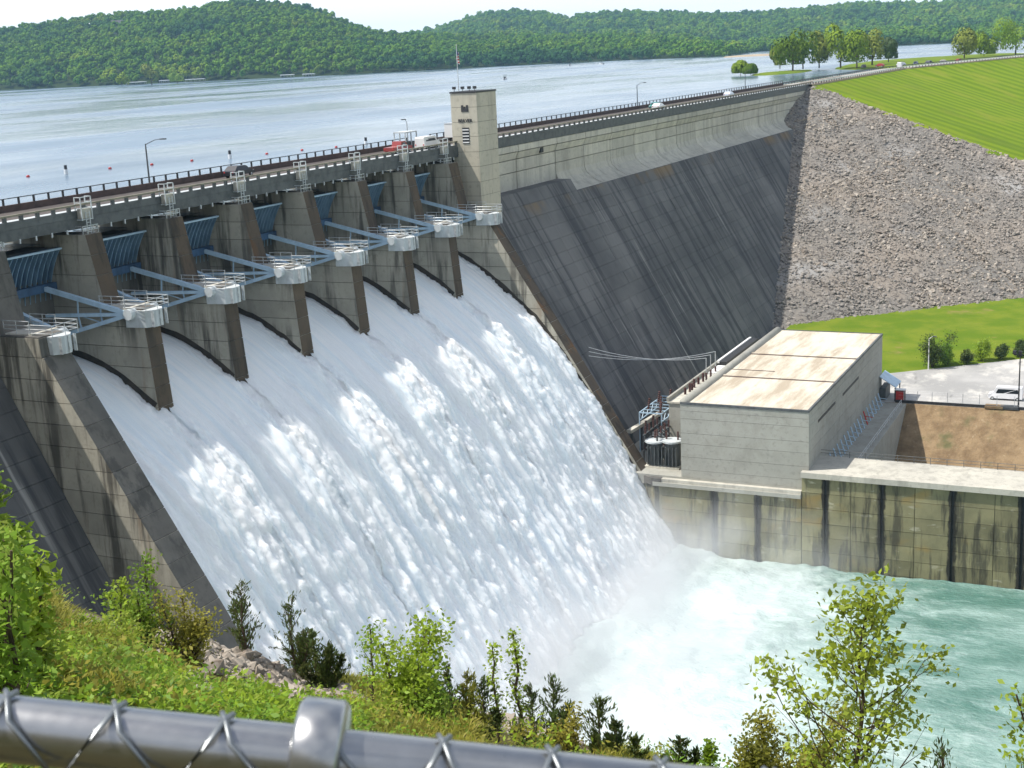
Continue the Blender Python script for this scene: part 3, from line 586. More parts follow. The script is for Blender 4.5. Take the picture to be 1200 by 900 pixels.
# ================================================================== TAINTER GATES
TY, TZ, GR = -7.2, 54.9, 12.2
ords = ['first', 'second', 'third', 'fourth', 'fifth', 'sixth', 'seventh']
def make_gate():
    g = empty('tainter_gate')
    hw = S/2-1.4; A0, A1 = math.radians(-24), math.radians(36); n = 22
    arc = lambda t, r=GR: (TY+math.cos(t)*r, TZ+math.sin(t)*r)
    V = []; F = []
    for k in range(n+1):
        t = A0+(A1-A0)*k/n
        for r in (GR, GR+.05):
            y, z = arc(t, r); V += [(-hw, y, z), (hw, y, z)]
    for k in range(n):
        b = k*4; F += [(b, b+4, b+5, b+1), (b+2, b+3, b+7, b+6), (b, b+2, b+6, b+4), (b+1, b+5, b+7, b+3)]
    F += [(0, 1, 3, 2), (n*4, n*4+2, n*4+3, n*4+1)]
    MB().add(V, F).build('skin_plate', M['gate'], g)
    mb = MB()
    for k in range(14):
        t0 = A0+(A1-A0)*k/14; t1 = A0+(A1-A0)*(k+1)/14; y0, z0 = arc(t0, GR-.22); y1, z1 = arc(t1, GR-.22); mb.bar((0, y0, z0), (0, y1, z1), .11, .44)
    rm = mb.mesh('rib', plain('painted_steel_rib_shaded', (.21, .33, .44), .45, 0, 0, (.8, .8, .4), (.14, .23, .32)))  # rib blue darkened, the gate's shade put into its colour
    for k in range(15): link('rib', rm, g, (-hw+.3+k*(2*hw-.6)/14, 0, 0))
    for t in (math.radians(-16), math.radians(14)):
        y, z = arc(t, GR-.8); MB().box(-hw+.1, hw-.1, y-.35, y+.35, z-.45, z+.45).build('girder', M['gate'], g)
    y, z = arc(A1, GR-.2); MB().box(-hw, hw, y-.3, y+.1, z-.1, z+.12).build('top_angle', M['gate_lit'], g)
    for s in (-1, 1):
        piv = (s*(hw-.45), TY+.2, TZ-.1); ends = []
        for t, w_ in ((math.radians(14), .55), (math.radians(-2), .42), (math.radians(-16), .5)):
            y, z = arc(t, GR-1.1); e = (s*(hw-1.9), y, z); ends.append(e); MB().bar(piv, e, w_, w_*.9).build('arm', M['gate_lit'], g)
        for f_ in (.35, .62):
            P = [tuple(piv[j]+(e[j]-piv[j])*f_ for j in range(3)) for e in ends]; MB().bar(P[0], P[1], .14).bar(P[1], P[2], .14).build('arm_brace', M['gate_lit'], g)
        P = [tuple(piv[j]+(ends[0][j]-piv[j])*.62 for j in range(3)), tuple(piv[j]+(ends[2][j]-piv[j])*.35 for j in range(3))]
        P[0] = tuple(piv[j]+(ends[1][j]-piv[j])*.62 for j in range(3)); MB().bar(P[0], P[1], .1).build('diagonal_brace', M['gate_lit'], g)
        MB().tube([(piv[0]-.55, piv[1], piv[2]), (piv[0]+.55, piv[1], piv[2])], .62, 14).build('trunnion_hub', M['anchor'], g)
    return g
g0 = make_gate()
for i in range(7):
    g = g0 if i == 0 else copy_tree(g0)
    g.location = (S*(i+.5), 0, 0); tag(g, 'blue steel spillway gate with pale arms, %s bay counted from the left' % ords[i], 'gate', 'spillway gates between the piers')

# ================================================================== RUNNING WATER (one sheet per bay)
prof = np.array([(5.0, 50.1), (3.0, 49.7), (.3, 49.0), (-2.3, 48.1), (-6.3, 45.6), (-10.8, 42.1), (-16, 37.6), (-19.5, 33.3), (-23, 28.0), (-30, 16.9), (-38, 4.2), (-40.6, .0), (-42.4, -2.9)])
sl = np.concatenate([[0], np.cumsum(np.hypot(*np.diff(prof, axis=0).T))]); LT = sl[-1]
ss = np.linspace(0, LT, 420); k_ = np.ones(13)/13
py = np.interp(ss, sl, prof[:, 0]); pz = np.interp(ss, sl, prof[:, 1]); pad = lambda a: np.convolve(np.pad(a, 6, mode='reflect', reflect_type='odd'), k_, 'valid')
py, pz = pad(py), pad(pz); ty = np.gradient(py, ss); tz = np.gradient(pz, ss); nl = np.hypot(ty, tz); ny, nzv = -tz/nl, ty/nl
ny, nzv = np.where(nzv < 0, -ny, ny), np.where(nzv < 0, -nzv, nzv)
s_nose = float(np.interp(9.2, -py, ss))
for i in range(7):
    nx = 140; u = np.linspace(0, 1, nx); U, SS = np.meshgrid(u, ss, indexing='ij')
    sp = sstep(s_nose-1.6, s_nose+.6, SS); xa = S*i+1.3-sp*1.3*(i > 0); xb = S*(i+1)-1.3+sp*1.3*(i < 6)
    X = xa+(xb-xa)*U; a = SS-s_nose
    turb = sstep(-6, 28, a+(fbm(X*.37+SS*.05, SS*.10, 4, 83)-.5)*40)
    grow = sstep(-2, 30, a)
    rough = fbm(X*1.6, SS*.9, 4, 101, .62)-.5
    wdt = 1.5+np.clip(a, 0, 40)*.06
    band = sum(np.exp(-((X-(S*k-1.0))/wdt)**2)+.6*np.exp(-((X-(S*k+1.2))/(wdt*.7))**2)*sstep(0, 3, a) for k in (i-1, i, i+1, i+2))
    band = np.clip(band, 0, 1)*sstep(5, 13, SS)
    wx = (fbm(X*.22, SS*.05, 3, 88)-.5)*3.2+(fbm(X*.8, SS*.25, 2, 89)-.5)*.9
    rid = 1-np.abs(2*fbm(X*.40+wx*.40, SS*.020, 3, 90, .5)-1); rid2 = 1-np.abs(2*fbm(X*1.1+wx*.8, SS*.05, 3, 92, .55)-1)
    tuft = fbm(X*1.25+wx*.8, SS*.40, 5, 97, .62)-.5; wisp = fbm(X*2.4, SS*.07, 3, 95)-.5
    h = (.05+.14*grow)*wisp+sstep(-4, 13, a)*(rid-.65)*1.75+sstep(-3, 18, a)*(rid2-.65)*.6
    h += turb*tuft*(.5+rid)*1.15+turb*.12+band*(1-.5*turb)*(rough*1.15+.12)
    jag = fbm(X*2.2+SS*.12, SS*.55, 4, 121, .6)-.5; dl = np.abs(X-S*i)*(i > 0)+99*(i == 0); dr = np.abs(X-S*(i+1))*(i < 6)+99*(i == 6)
    wake = np.exp(-(np.minimum(dl, dr)/(.75+np.clip(a, 0, 40)*.035))**1.5)          # standing ridge in the wake of every pier
    of_ = (vnoise(np.round(X/S)*3.7, .5)-.5)*18
    h += wake*(.28*sstep(-1.2, 2.5, a)+.72*sstep(3, 22, a+of_+(fbm(X*.9, SS*.2, 2, 133)-.5)*9))*(1-sstep(16, 42, a))*(.42+.85*jag)*(.55+.9*fbm(SS*.09, X*.06, 3, 131))
    right = sum(np.exp(-((X-(S*k-1.6))/(1.4+np.clip(a, 0, 40)*.05))**2) for k in (i-1, i, i+1, i+2)); h += right*sstep(3, 12, SS)*(1-sstep(20, 40, a))*(.5*jag)
    rough = rough+.5
    h *= sstep(0, 4, SS); h += .7*sstep(LT-9, LT, SS)*(rough)
    Y = py[None, :]+ny[None, :]*h; Z = pz[None, :]+nzv[None, :]*h
    me = np_mesh('spillway_water', np.stack([X, Y, Z], -1).reshape(-1, 3), grid_faces(nx, len(ss)), M['fall'], True)
    tag(link('spillway_water', me), 'white water rushing down the spillway from the %s gate' % ords[i], kind='structure')

# dark wet growth on the pier sides just above the running water
mwet = plain('wet_dark_growth', (.045, .034, .024), .6, 0, 0, .8, (.02, .016, .012))
kk = np.arange(8, 420, 6)
for i in range(1, 8):
    xf = S*i-1.3-.04 if i < 7 else 101.15-.04; kmax = kk[py[kk] > (-9.1 if i < 7 else -38.)]; V = []
    for q_ in kmax:
        for off_ in (-.8, .62+.25*float(vnoise(q_*.13, i*3.3))): V += [(xf, py[q_]+ny[q_]*off_, pz[q_]+nzv[q_]*off_), (xf+.05, py[q_]+ny[q_]*off_, pz[q_]+nzv[q_]*off_)]
    F = []
    for q_ in range(len(kmax)-1): b_ = q_*4; F += [(b_, b_+2, b_+6, b_+4), (b_+2, b_+3, b_+7, b_+6), (b_+1, b_+5, b_+7, b_+3)]
    MB().add(V, F).build('wet_band', mwet, dam)

# ================================================================== CONTROL TOWER
tx0, tx1, ty0, ty1 = 107.5, 115.1, -3.97, .95
tw = empty('control_tower', ((tx0+tx1)/2, (ty0+ty1)/2, 54), label='square pale concrete elevator tower on the dam crest', cat='tower'); TL = Vector(tw.location)
def tb(name, mat, x0, x1, y0, y1, z0, z1, parent=tw): return ubox(name, M[mat], parent, ((x0+x1)/2-(TL.x if parent == tw else 0), (y0+y1)/2-(TL.y if parent == tw else 0), (z0+z1)/2-(TL.z if parent == tw else 0)), (x1-x0, y1-y0, z1-z0))
zl = [52.6, 54.9, 57.4, 59.8, 62.4, 64.9, 67.5, 69.9, 72.4, 74.75]
for a, b in zip(zl[:-1], zl[1:]): tb('wall_course', 'conc_tower', tx0, tx1, ty0, ty1, a+.03, b-.03)
tb('core', 'conc_end', tx0+.08, tx1-.08, ty0+.08, ty1-.08, 52.6, 74.7)
tb('roof_cap', 'steel_dark', tx0-.1, tx1+.1, ty0-.1, ty1+.1, 74.75, 75.02)
for y, x in ((-1.2, 108.0), (-2.4, 108.1), (-3.4, 108.2), (.4, 108.)):
    MB().tube([(x-TL.x, y-TL.y, 21.0), (x-TL.x, y-TL.y, 21.45)], .06, 6).add([], []).build('lamp_stem', M['steel_dark'], tw); tb('floodlight', 'steel_dark', x-.25, x+.2, y-.25, y+.25, 75.4, 75.85)
lv = tb('louvre_frame', 'steel_dark', tx0-.05, tx0+.1, -2.3, -1.0, 66.3, 69.0)
for k in range(5): MB().add([(tx0-.16-TL.x, y-TL.y, z-TL.z) for y, z in ()], []) ; tb('louvre_slat', 'white', tx0-.12, tx0-.02, -2.25, -1.05, 66.42+k*.53, 66.60+k*.53)
# castle badge: battlement block with three towers
tb('emblem', 'steel_dark', tx0-.07, tx0+.02, -2.35, -1.0, 71.65, 72.2)
for y, z in ((-2.3, 72.75), (-1.82, 72.5), (-1.38, 72.75)): tb('emblem', 'steel_dark', tx0-.07, tx0+.02, y-.02, y+.36, 72.2, z)
def text(name, body, size, loc, rot, mat, parent, depth=.03):
    cu = bpy.data.curves.new(name, 'FONT'); cu.body = body; cu.size = size; cu.extrude = depth; cu.align_x = 'CENTER'; cu.offset = .012
    o_ = bpy.data.objects.new(name, cu); COL.objects.link(o_); dg = bpy.context.evaluated_depsgraph_get(); me = bpy.data.meshes.new_from_object(o_.evaluated_get(dg)); bpy.data.objects.remove(o_)
    me.materials.clear(); me.materials.append(mat); return link(name, me, parent, loc, rot)
text('lettering', 'BEAVER', .78, (tx0-.05-TL.x, -1.66-TL.y, 69.9-TL.z), (math.pi/2, 0, -math.pi/2), M['steel_dark'], tw)
fp = empty('flagpole', (108.5, -.2, 75.02), label='thin white flagpole with a limp flag on the tower roof', cat='flagpole')
MB().tube([(0, 0, 0), (0, 0, 7.9)], [.09, .05], 8).build('pole', M['anchor'], fp)
V = []; F = []
for a in range(9):
    for b in range(7): V.append((.05+a*.09, .16*math.sin(a*1.1+b*.25), 6.9-b*.28-a*.10))
mf = Mat('flag_cloth', .8); q = mf.sep('o'); st = mf.math('GREATER_THAN', mf.math('SINE', mf.math('MULTIPLY', q[2], 14.), 0), 0); mf.color(mf.mix(mf.mix((.45, .03, .04), (.7, .68, .66), st), (.03, .05, .2), mf.math('MULTIPLY', mf.math('LESS_THAN', q[0], .35), mf.math('GREATER_THAN', q[2], 5.95))))
MB().add(V, [(a*7+b, a*7+b+1, (a+1)*7+b+1, (a+1)*7+b) for a in range(8) for b in range(6)]).build('flag', mf.m, fp, True)

# ================================================================== POWERHOUSE
hx0, hx1, hy0, hy1, HZ = 100.1, 160.2, -62.2, -41.4, 25.1
ph = empty('powerhouse', ((hx0+hx1)/2, (hy0+hy1)/2, PB), label='long windowless concrete powerhouse with a pale stained flat roof', cat='building'); HL = Vector(ph.location)
def hb(name, mat, x0, x1, y0, y1, z0, z1, parent=None): return ubox(name, M[mat] if isinstance(mat, str) else mat, parent or ph, ((x0+x1)/2-HL.x, (y0+y1)/2-HL.y, (z0+z1)/2-HL.z), (x1-x0, y1-y0, z1-z0))
zb = [PB, 13.9, 16.1, 18.3, 20.1, 22.5, 23.8, 24.85]
for a, b in zip(zb[:-1], zb[1:]): hb('wall_course', 'conc_house', hx0, hx1, hy0, hy1, a+.02, b-.02)
hb('core', 'conc_end', hx0+.06, hx1-.06, hy0+.06, hy1-.06, PB, 24.8)
rf = hb('roof', 'roof', hx0+.25, hx1-.25, hy0+.25, hy1-.25, 24.8, HZ)
for x0, x1, y0, y1 in ((hx0-.08, hx0+.25, hy0-.08, hy1), (hx1-.25, hx1+.08, hy0-.08, hy1), (hx0+.25, hx1-.25, hy0-.08, hy0+.25)): hb('roof_coping', 'steel_grey', x0, x1, y0, y1, 24.86, HZ+.12)
for px, py in ((942, 418), (912, 444.5)):
    X = float(on(px, py, 2, HZ)[0]); hb('roof_joint', 'steel_brown', X-.14, X+.14, hy0+.3, hy1-1.2, HZ-.02, HZ+.10); hb('roof_joint', 'roof', X+.14, X+.8, hy0+.3, hy1-1.2, HZ-.02, HZ+.16)
X = float(on(880, 434, 2, HZ)[0]); hb('roof_joint', 'steel_brown', X-.1, X+.1, hy1-9, hy1-1.2, HZ-.02, HZ+.08)
MB().tube([(hx0+.2-HL.x, hy1-.55-HL.y, HZ-HL.z), (hx1-.6-HL.x, hy1-.55-HL.y, HZ-HL.z)], .72, 14).build('roof_barrel_parapet', M['conc_house'], ph, True)
for (a, b), (c2, d2) in (((958.7, 493.7), (978.7, 471.7)), ((987.5, 462.5), (1006, 442.5))):
    p, q = on(a, b, 1, hy0), on(c2, d2, 1, hy0); hb('louvre_strip', 'steel_dark', p[0], q[0], hy0-.05, hy0+.1, (p[2]+q[2])/2-.22, (p[2]+q[2])/2+.22)
# lower wing towards the dam with bus bar insulators on its roof
WZ = 22.2; hb('rear_wing', 'conc_house', hx0+11.2, hx1+1, hy1+.05, -35.6, PB, WZ-.3); hb('wing_roof', 'conc_pale', hx0+11, hx1+1.2, hy1+.06, -35.4, WZ-.29, WZ)
hb('wing_parapet', 'conc_house', hx0+11, hx1+1.2, -35.7, -35.3, WZ+.01, WZ+.7); hb('wing_hatch', 'white', 131, 137, -39.5, -36.5, WZ+.01, WZ+.6)
hb('wing_duct', 'steel_dark', 139, hx1+1, -37.5, -36.2, WZ+.01, WZ+.8); hb('wing_duct_cover', 'white', 139, hx1+1, -36.15, -35.75, WZ+.5, WZ+1.0)
def insulator(parent, p, h, r=.22, name='insulator', tilt=(0, 0)):
    mb = MB(); pts = []; rad = []
    for k in range(6): pts += [(tilt[0]*h*k/6, tilt[1]*h*k/6, h*k/6), (tilt[0]*h*(k+.5)/6, tilt[1]*h*(k+.5)/6, h*(k+.5)/6)]; rad += [r, r*.55]
    mb.tube(pts, rad, 8); return mb.build(name, M['porcelain'], parent, False, p)
for k, (px, py) in enumerate(((803, 462), (808.5, 459), (811, 457), (813.5, 454), (818.5, 450), (824, 447))):
    q = on(px, py, 2, WZ); insulator(ph, (q[0]-HL.x, q[1]-HL.y, WZ-HL.z), 1.7 if k % 2 else 1.3, .28)
wires_end = []
for k, (b, t) in enumerate((((827.8, 446.7), 419.8), ((833, 443), 416), ((838.5, 439), 412))):
    q = on(b[0], b[1], 2, WZ); hgt = (b[1]-t)/FPX*float((q-CAM)@CF)*1.03
    pl_ = empty('bus_pole', tuple(q), label='thin dark bus pole on the powerhouse wing, %s one from the dam face' % ('third', 'second', 'first')[k] if False else 'thin steel bus pole on the powerhouse wing, %s' % ('nearest of the three', 'middle of the three', 'farthest of the three')[k], cat='pole', group='bus poles on the wing')
    MB().tube([(0, 0, 1.6), (0, 0, hgt)], .09, 6).build('post', M['galv'], pl_); insulator(pl_, (0, 0, 0), 1.7, .24); wires_end.append((q+np.array([0, 0, hgt])))
for k, e in enumerate(wires_end):
    st = np.array([92.+k*3, -14-k*1.0, 38.-k*1.2]); st = np.array([118+k*3, float(faceY(36-k))-.2, 36.-k])
    st = on(690, 407+5*k, 1, -20.5)
    pts = [tuple(st+(e-st)*t+np.array([0, 0, -1.1*4*t*(1-t)])) for t in np.linspace(0, 1, 12)]
    tag(MB().tube(pts, .045, 4).build('overhead_wire', M['galv']), 'thin overhead wire from the dam face to the %s bus pole' % ('nearest', 'middle', 'farthest')[k], 'wire', 'wires to the bus poles')
# transformer bay between the wing and the spillway wall
tr = empty('transformer', (105.2, -38.2, PB), label='grey round topped transformer tank beside the powerhouse end wall', cat='transformer')
MB().tube([(0, 0, .3), (0, 0, 4.3)], 1.35, 20).build('tank', M['steel_grey'], tr, False); MB().tube([(0, 0, 4.32), (0, 0, 4.62)], 1.75, 20).build('lid', M['anchor'], tr)
MB().tube([(-.2, 3, .3), (-.2, 3, 4.1)], 1.3, 20).build('tank', M['steel_grey'], tr); MB().tube([(-.2, 3, 4.12), (-.2, 3, 4.4)], 1.6, 20).build('lid', M['anchor'], tr)
MB().box(-1.8, 1.8, -1.6, 4.6, 0, .3).build('plinth', M['conc_pale'], tr)
for k in range(9): ubox('cooling_fin', M['steel_grey'], tr, (-1.6, -1.2+k*.62, 2.1), (.5, .12, 3.2))
for k in range(3): insulator(tr, (.3, -.9+k*2, 4.65), 1.5, .2, 'bushing')
bs = empty('bus_structure', (118, -32, PB), label='steel lattice bus structure with brown insulators at the dam toe', cat='steel frame')
lat = [((-6, -2, 0), (-6, -2, 7)), ((6, -2, 0), (6, -2, 7)), ((-6, 2, 0), (-6, 2, 7)), ((6, 2, 0), (6, 2, 7)), ((-6, -2, 7), (6, -2, 7)), ((-6, 2, 7), (6, 2, 7)), ((-6, -2, 7), (-6, 2, 7)), ((6, -2, 7), (6, 2, 7)), ((-6, -2, 5.6), (6, -2, 5.6)), ((-6, 2, 5.6), (6, 2, 5.6))]
for p, q in lat: MB().bar(p, q, .16).build('beam', M['gate_lit'], bs)
for k in range(10):
    for y in (-2, 2): MB().bar((-6+k*1.2, y, 5.6 if k % 2 else 7), (-4.8+k*1.2, y, 7 if k % 2 else 5.6), .09).build('lattice_bar', M['gate_lit'], bs)
for k in range(7): MB().bar((-6+k*2, -2, 7.05), (-6+k*2, 2, 7.05), .12).build('cross_beam', M['gate_lit'], bs)
for k in range(7): insulator(bs, (-5.4+k*1.75, (-1.6, 1.2, -.3)[k % 3], 7.1), 2.1, .26, 'insulator', (.1, -.12)); 
for k in range(6): insulator(bs, (-5+k*1.9, (1.2, -1.2)[k % 2], 3.6), 1.9, .24, 'insulator')
for k in range(3): MB().box(-5+k*3.6, -3.2+k*3.6, -1.2, 1.4, 0, 3).build('switch_cabinet', M['steel_grey'], bs)
sg = empty('switchgear_rack', (108.5, -34.6, PB), label='crowded dark switchgear rack between the crane beam and the powerhouse wing', cat='switchgear')
for k in range(5):
    for y in (-1.2, 1.2): ubox('column', M['steel_dark'], sg, (-4+k*2, y, 2.6), (.22, .22, 5.2))
for z in (2.6, 4.0, 5.2):
    for y in (-1.2, 1.2): ubox('beam', M['steel_grey'], sg, (0, y, z), (8.4, .18, .2))
for k in range(9): insulator(sg, (-4+k, (-1.2, 1.2)[k % 2], 5.3), 1.3, .2)
for k in range(8): insulator(sg, (-3.5+k, (1.2, -1.2)[k % 2], 2.7), 1.2, .2)
for k in range(4): ubox('breaker_tank', M['steel_dark'] if k % 2 else M['steel_grey'], sg, (-3.2+k*2.1, 0, 1.), (1.3, 1.5, 2.))
for k in range(5): ubox('cable_tray', M['galv'], sg, (-4+k*2, 0, 4.15), (.16, 2.6, .1))
a, b = on(737, 506, 2, 17.2), on(777, 482, 2, 17.2)
bm_ = empty('crane_beam', tuple(a), label='pale sloping-looking crane beam on short dark columns near the spillway wall', cat='beam'); d_ = b-a
tag(bm_, 'pale crane beam on short dark columns near the spillway wall')
MB().bar((0, 0, 0), tuple(d_), .9, .55).build('beam', M['conc_pale'], bm_)
for t in (.08, .35, .62, .9): MB().box(d_[0]*t-.2, d_[0]*t+.2, d_[1]*t-.2, d_[1]*t+.2, PB-17.2, -.28).build('column', M['steel_grey'], bm_)

# ---- substructure deck and thick tailrace wall
tl = empty('tailrace_wall', (99.4, -61, 0), label='mossy thick concrete tailrace wall below the powerhouse with dark slots', cat='wall'); WL = Vector(tl.location)
def wb(name, mat, x0, x1, y0, y1, z0, z1): return ubox(name, M[mat], tl, ((x0+x1)/2-WL.x, (y0+y1)/2-WL.y, (z0+z1)/2-WL.z), (x1-x0, y1-y0, z1-z0))
rows1 = [-3, 0, 2.4, 4.8, 7.1, 9.4, 11.1]; rows2 = [-3, 0, 2.5, 4.9, 7.2, 9.6, 12.1, 14.6]
def panels(y1, y0, rows, w0, w1):
    for a, b in zip(rows[:-1], rows[1:]): wb('panel', 'conc_slots', 99.4+float(rng.uniform(-.03, .03)), 103, y0+w0, y1-w1, a+.03, b-.03)
sl_ = .2
panels(-36.6, -47.1, rows1, sl_, .03); panels(-47.1, -54.2, rows1, sl_, sl_); panels(-54.2, -61.2, rows1, .03, sl_)
Ys = [-61.25, -65., -68.9, -73.6, -78.5, -84., -90., -93.9, -99, -104, -110, -116, -122, -128, -134, -140]
for k in range(len(Ys)-1): panels(Ys[k], Ys[k+1], rows2, sl_ if k % 2 == 0 else .04, sl_ if k % 2 == 1 else .04)
wb('core', 'steel_dark', 99.85, 160, -61.2, -37, -4, 11.0); wb('core', 'steel_dark', 99.85, 108.6, -140, -61.25, -4, 14.5)
wb('cap_slab', 'conc_pale', 98.9, 108.9, -140, -61.22, 14.62, 15.5); wb('cap_step', 'conc_house', 98.9, 99.9, -61.2, -36.8, 11.12, 11.75); wb('cap_step', 'conc_pale', 99.2, 100.05, -61.2, -37.2, 11.76, 12.3)
wb('deck', 'conc_house', 100.06, 160.4, -61.2, -27, 11.02, PB-.01)
wb('return_wall', 'conc_house', 108.91, 156.3, -67.6, -61.25, -3, PB-.02)
# curved end where the deck meets the spillway wall
arc_ = [(102.5, -33.5), (101.0, -33.7), (100.2, -34.6), (99.6, -35.8), (99.0, -37.0), (99.0, -38.2), (102.5, -38.2)]
MB().prism_z([(x-WL.x, y-WL.y) for x, y in arc_][::-1], 11.13, 12.35).build('rounded_end', M['conc_end'], tl)
MB().prism_z([(x-WL.x+.35, y-WL.y) for x, y in arc_][::-1], -3, 11.1).build('rounded_end', M['conc_wet'], tl)
rl = empty('wall_railing', (108.5, -66, 15.5), label='double pipe railing along the back of the tailrace wall top', cat='railing')
for z in (.55, 1.05): MB().tube([(0, 4.4, z), (0, -70, z)], .04, 5).build('rail', M['steel_grey'], rl)
for k in range(30): ubox('post', M['steel_grey'], rl, (0, 4.2-k*2.5, .52), (.08, .08, 1.05))
# draft tube deck railing, stop logs against the wall
dr = empty('deck_railing', (109, -66.9, PB), label='thin pipe railing along the shaded deck beside the powerhouse', cat='railing')
for z in (.55, 1.05): MB().tube([(0, 0, z), (46, 0, z)], .05, 5).build('rail', M['galv'], dr)
for k in range(20): ubox('post', M['galv'], dr, (.2+k*2.4, 0, .52), (.08, .08, 1.05))
for k in range(16):
    x = 112+k*2.75; st_ = MB(); st_.bar((0, 0, 0), (.5, .9, 2.3), .16).bar((0, -.9, 1.4), (.2, .6, 1.5), .1)
    tag(st_.build('gate_hoist_stand', M['gate_lit'] if k != 10 else M['red'], None, False, (x, -63.6, PB)), 'red slanted hoist stand on the powerhouse deck, the only red one' if k == 10 else 'pale blue hoist stand on the powerhouse deck, %s from the near end' % (ords+['eighth', 'ninth', 'tenth', 'eleventh', 'twelfth', 'thirteenth', 'fourteenth', 'fifteenth', 'sixteenth'])[k], 'hoist stand', 'hoist stands along the powerhouse wall')
sh = empty('equipment_shed', (160.4, -62.8, PB), label='small lean-to with a tilted blue grey roof at the powerhouse far corner', cat='shed')
MB().add([(-3, -2.6, 2.6), (2.5, -2.6, 2.6), (2.5, .5, 4.6), (-3, .5, 4.6), (-3, -2.6, 2.75), (2.5, -2.6, 2.75), (2.5, .5, 4.75), (-3, .5, 4.75)], [(0, 3, 2, 1), (4, 5, 6, 7), (0, 1, 5, 4), (1, 2, 6, 5), (2, 3, 7, 6), (3, 0, 4, 7)]).build('roof', M['gate_lit'], sh)
for x in (-2.8, 2.3): MB().box(x-.08, x+.08, -2.5, -2.3, 0, 2.6).build('post', M['steel_dark'], sh)
MB().box(-2.6, 2.2, -.6, .5, 0, 2.4).build('wall', M['steel_grey'], sh)
cb = empty('control_cabinet', (157.6, -66.2, PB), label='reddish control cabinet beside the lean-to at the bank top', cat='cabinet')
MB().box(-.6, .6, -.9, .9, 0, 2.3).build('body', M['steel_brown'], cb); MB().box(-.66, -.61, -.7, .7, .3, 2.1).build('door', M['red'], cb); MB().box(-.7, .7, -1, 1, 2.31, 2.42).build('cap', M['white'], cb)
# fence, lamps, van in the yard
fn = empty('yard_fence', (156.6, -90, PB), label='wire fence with thin posts along the top of the brown bank', cat='fence')
MB().box(-.15, .15, -60, 24.5, -.3, .55).build('kerb', M['steel_dark'], fn)
for px in (1059, 1075, 1092, 1110, 1128, 1147.6, 1168, 1188.6):
    q = on(px, 478, 0, 156.6); ubox('post', M['galv'], fn, (0, q[1]+90, 1.25), (.09, .09, 2.5))
for z in (.9, 1.5, 2.1, 2.45): MB().tube([(0, -40, z), (0, 24, z)], .012, 4).build('wire', M['galv'], fn)
def street_lamp(p, h, arm, label, mat='galv', dirn=(0, 1)):
    l_ = empty('street_lamp', p, label=label, cat='street lamp', group='street lamps')
    MB().tube([(0, 0, 0), (0, 0, h*.8), (0, 0, h)], [.13, .10, .08], 8).build('pole', M[mat], l_)
    e = (dirn[0]*arm, dirn[1]*arm, h+.55); MB().tube([(0, 0, h-.1), (dirn[0]*arm*.5, dirn[1]*arm*.5, h+.4), e], [.06, .05, .04], 6).build('arm', M[mat], l_)
    MB().prism_z([(e[0]-.2, e[1]-.3), (e[0]+.2, e[1]-.3), (e[0]+.25, e[1]+.5), (e[0]-.25, e[1]+.5)], e[2]-.16, e[2]).build('lamp_head', M['steel_grey'], l_); return l_
street_lamp((39, 10.2, 65.76), 6., 2.4, 'grey curved arm lamp post on the bridge over the second gate', 'steel_grey', (.7, -.7))
street_lamp((108.3, 10.2, 65.76), 4.4, 1., 'short pale lamp post on the bridge just left of the tower', 'anchor', (-.7, .1))
street_lamp((225, 10.2, 65.76), 6., 2.4, 'lamp post on the dam road between the tower and the rubble slope', 'steel_grey', (.8, -.6))
street_lamp((322, 10.2, 65.76), 6., 2., 'lamp post on the dam road close to the rubble slope', 'steel_grey', (.8, -.6))
street_lamp((185.5, -67.1, PB), 6.6, 1.2, 'white lamp post at the meadow edge by the shrubs', 'white', (.1, -1))
q = on(1193, 486, 0, 157.4)
lp = empty('floodlight_mast', (157.4, q[1], PB), label='dark floodlight mast at the bank edge in front of the van', cat='floodlight mast')
MB().tube([(0, 0, 0), (0, 0, 10.3)], [.16, .10], 8).build('pole', M['steel_dark'], lp); MB().box(-.1, .1, -1.1, 1.1, 10.1, 10.3).build('crossarm', M['steel_dark'], lp)
for y in (-1, 0, 1): MB().box(-.35, .25, y-.3, y+.3, 10.32, 10.95).build('floodlight', M['steel_dark'], lp)

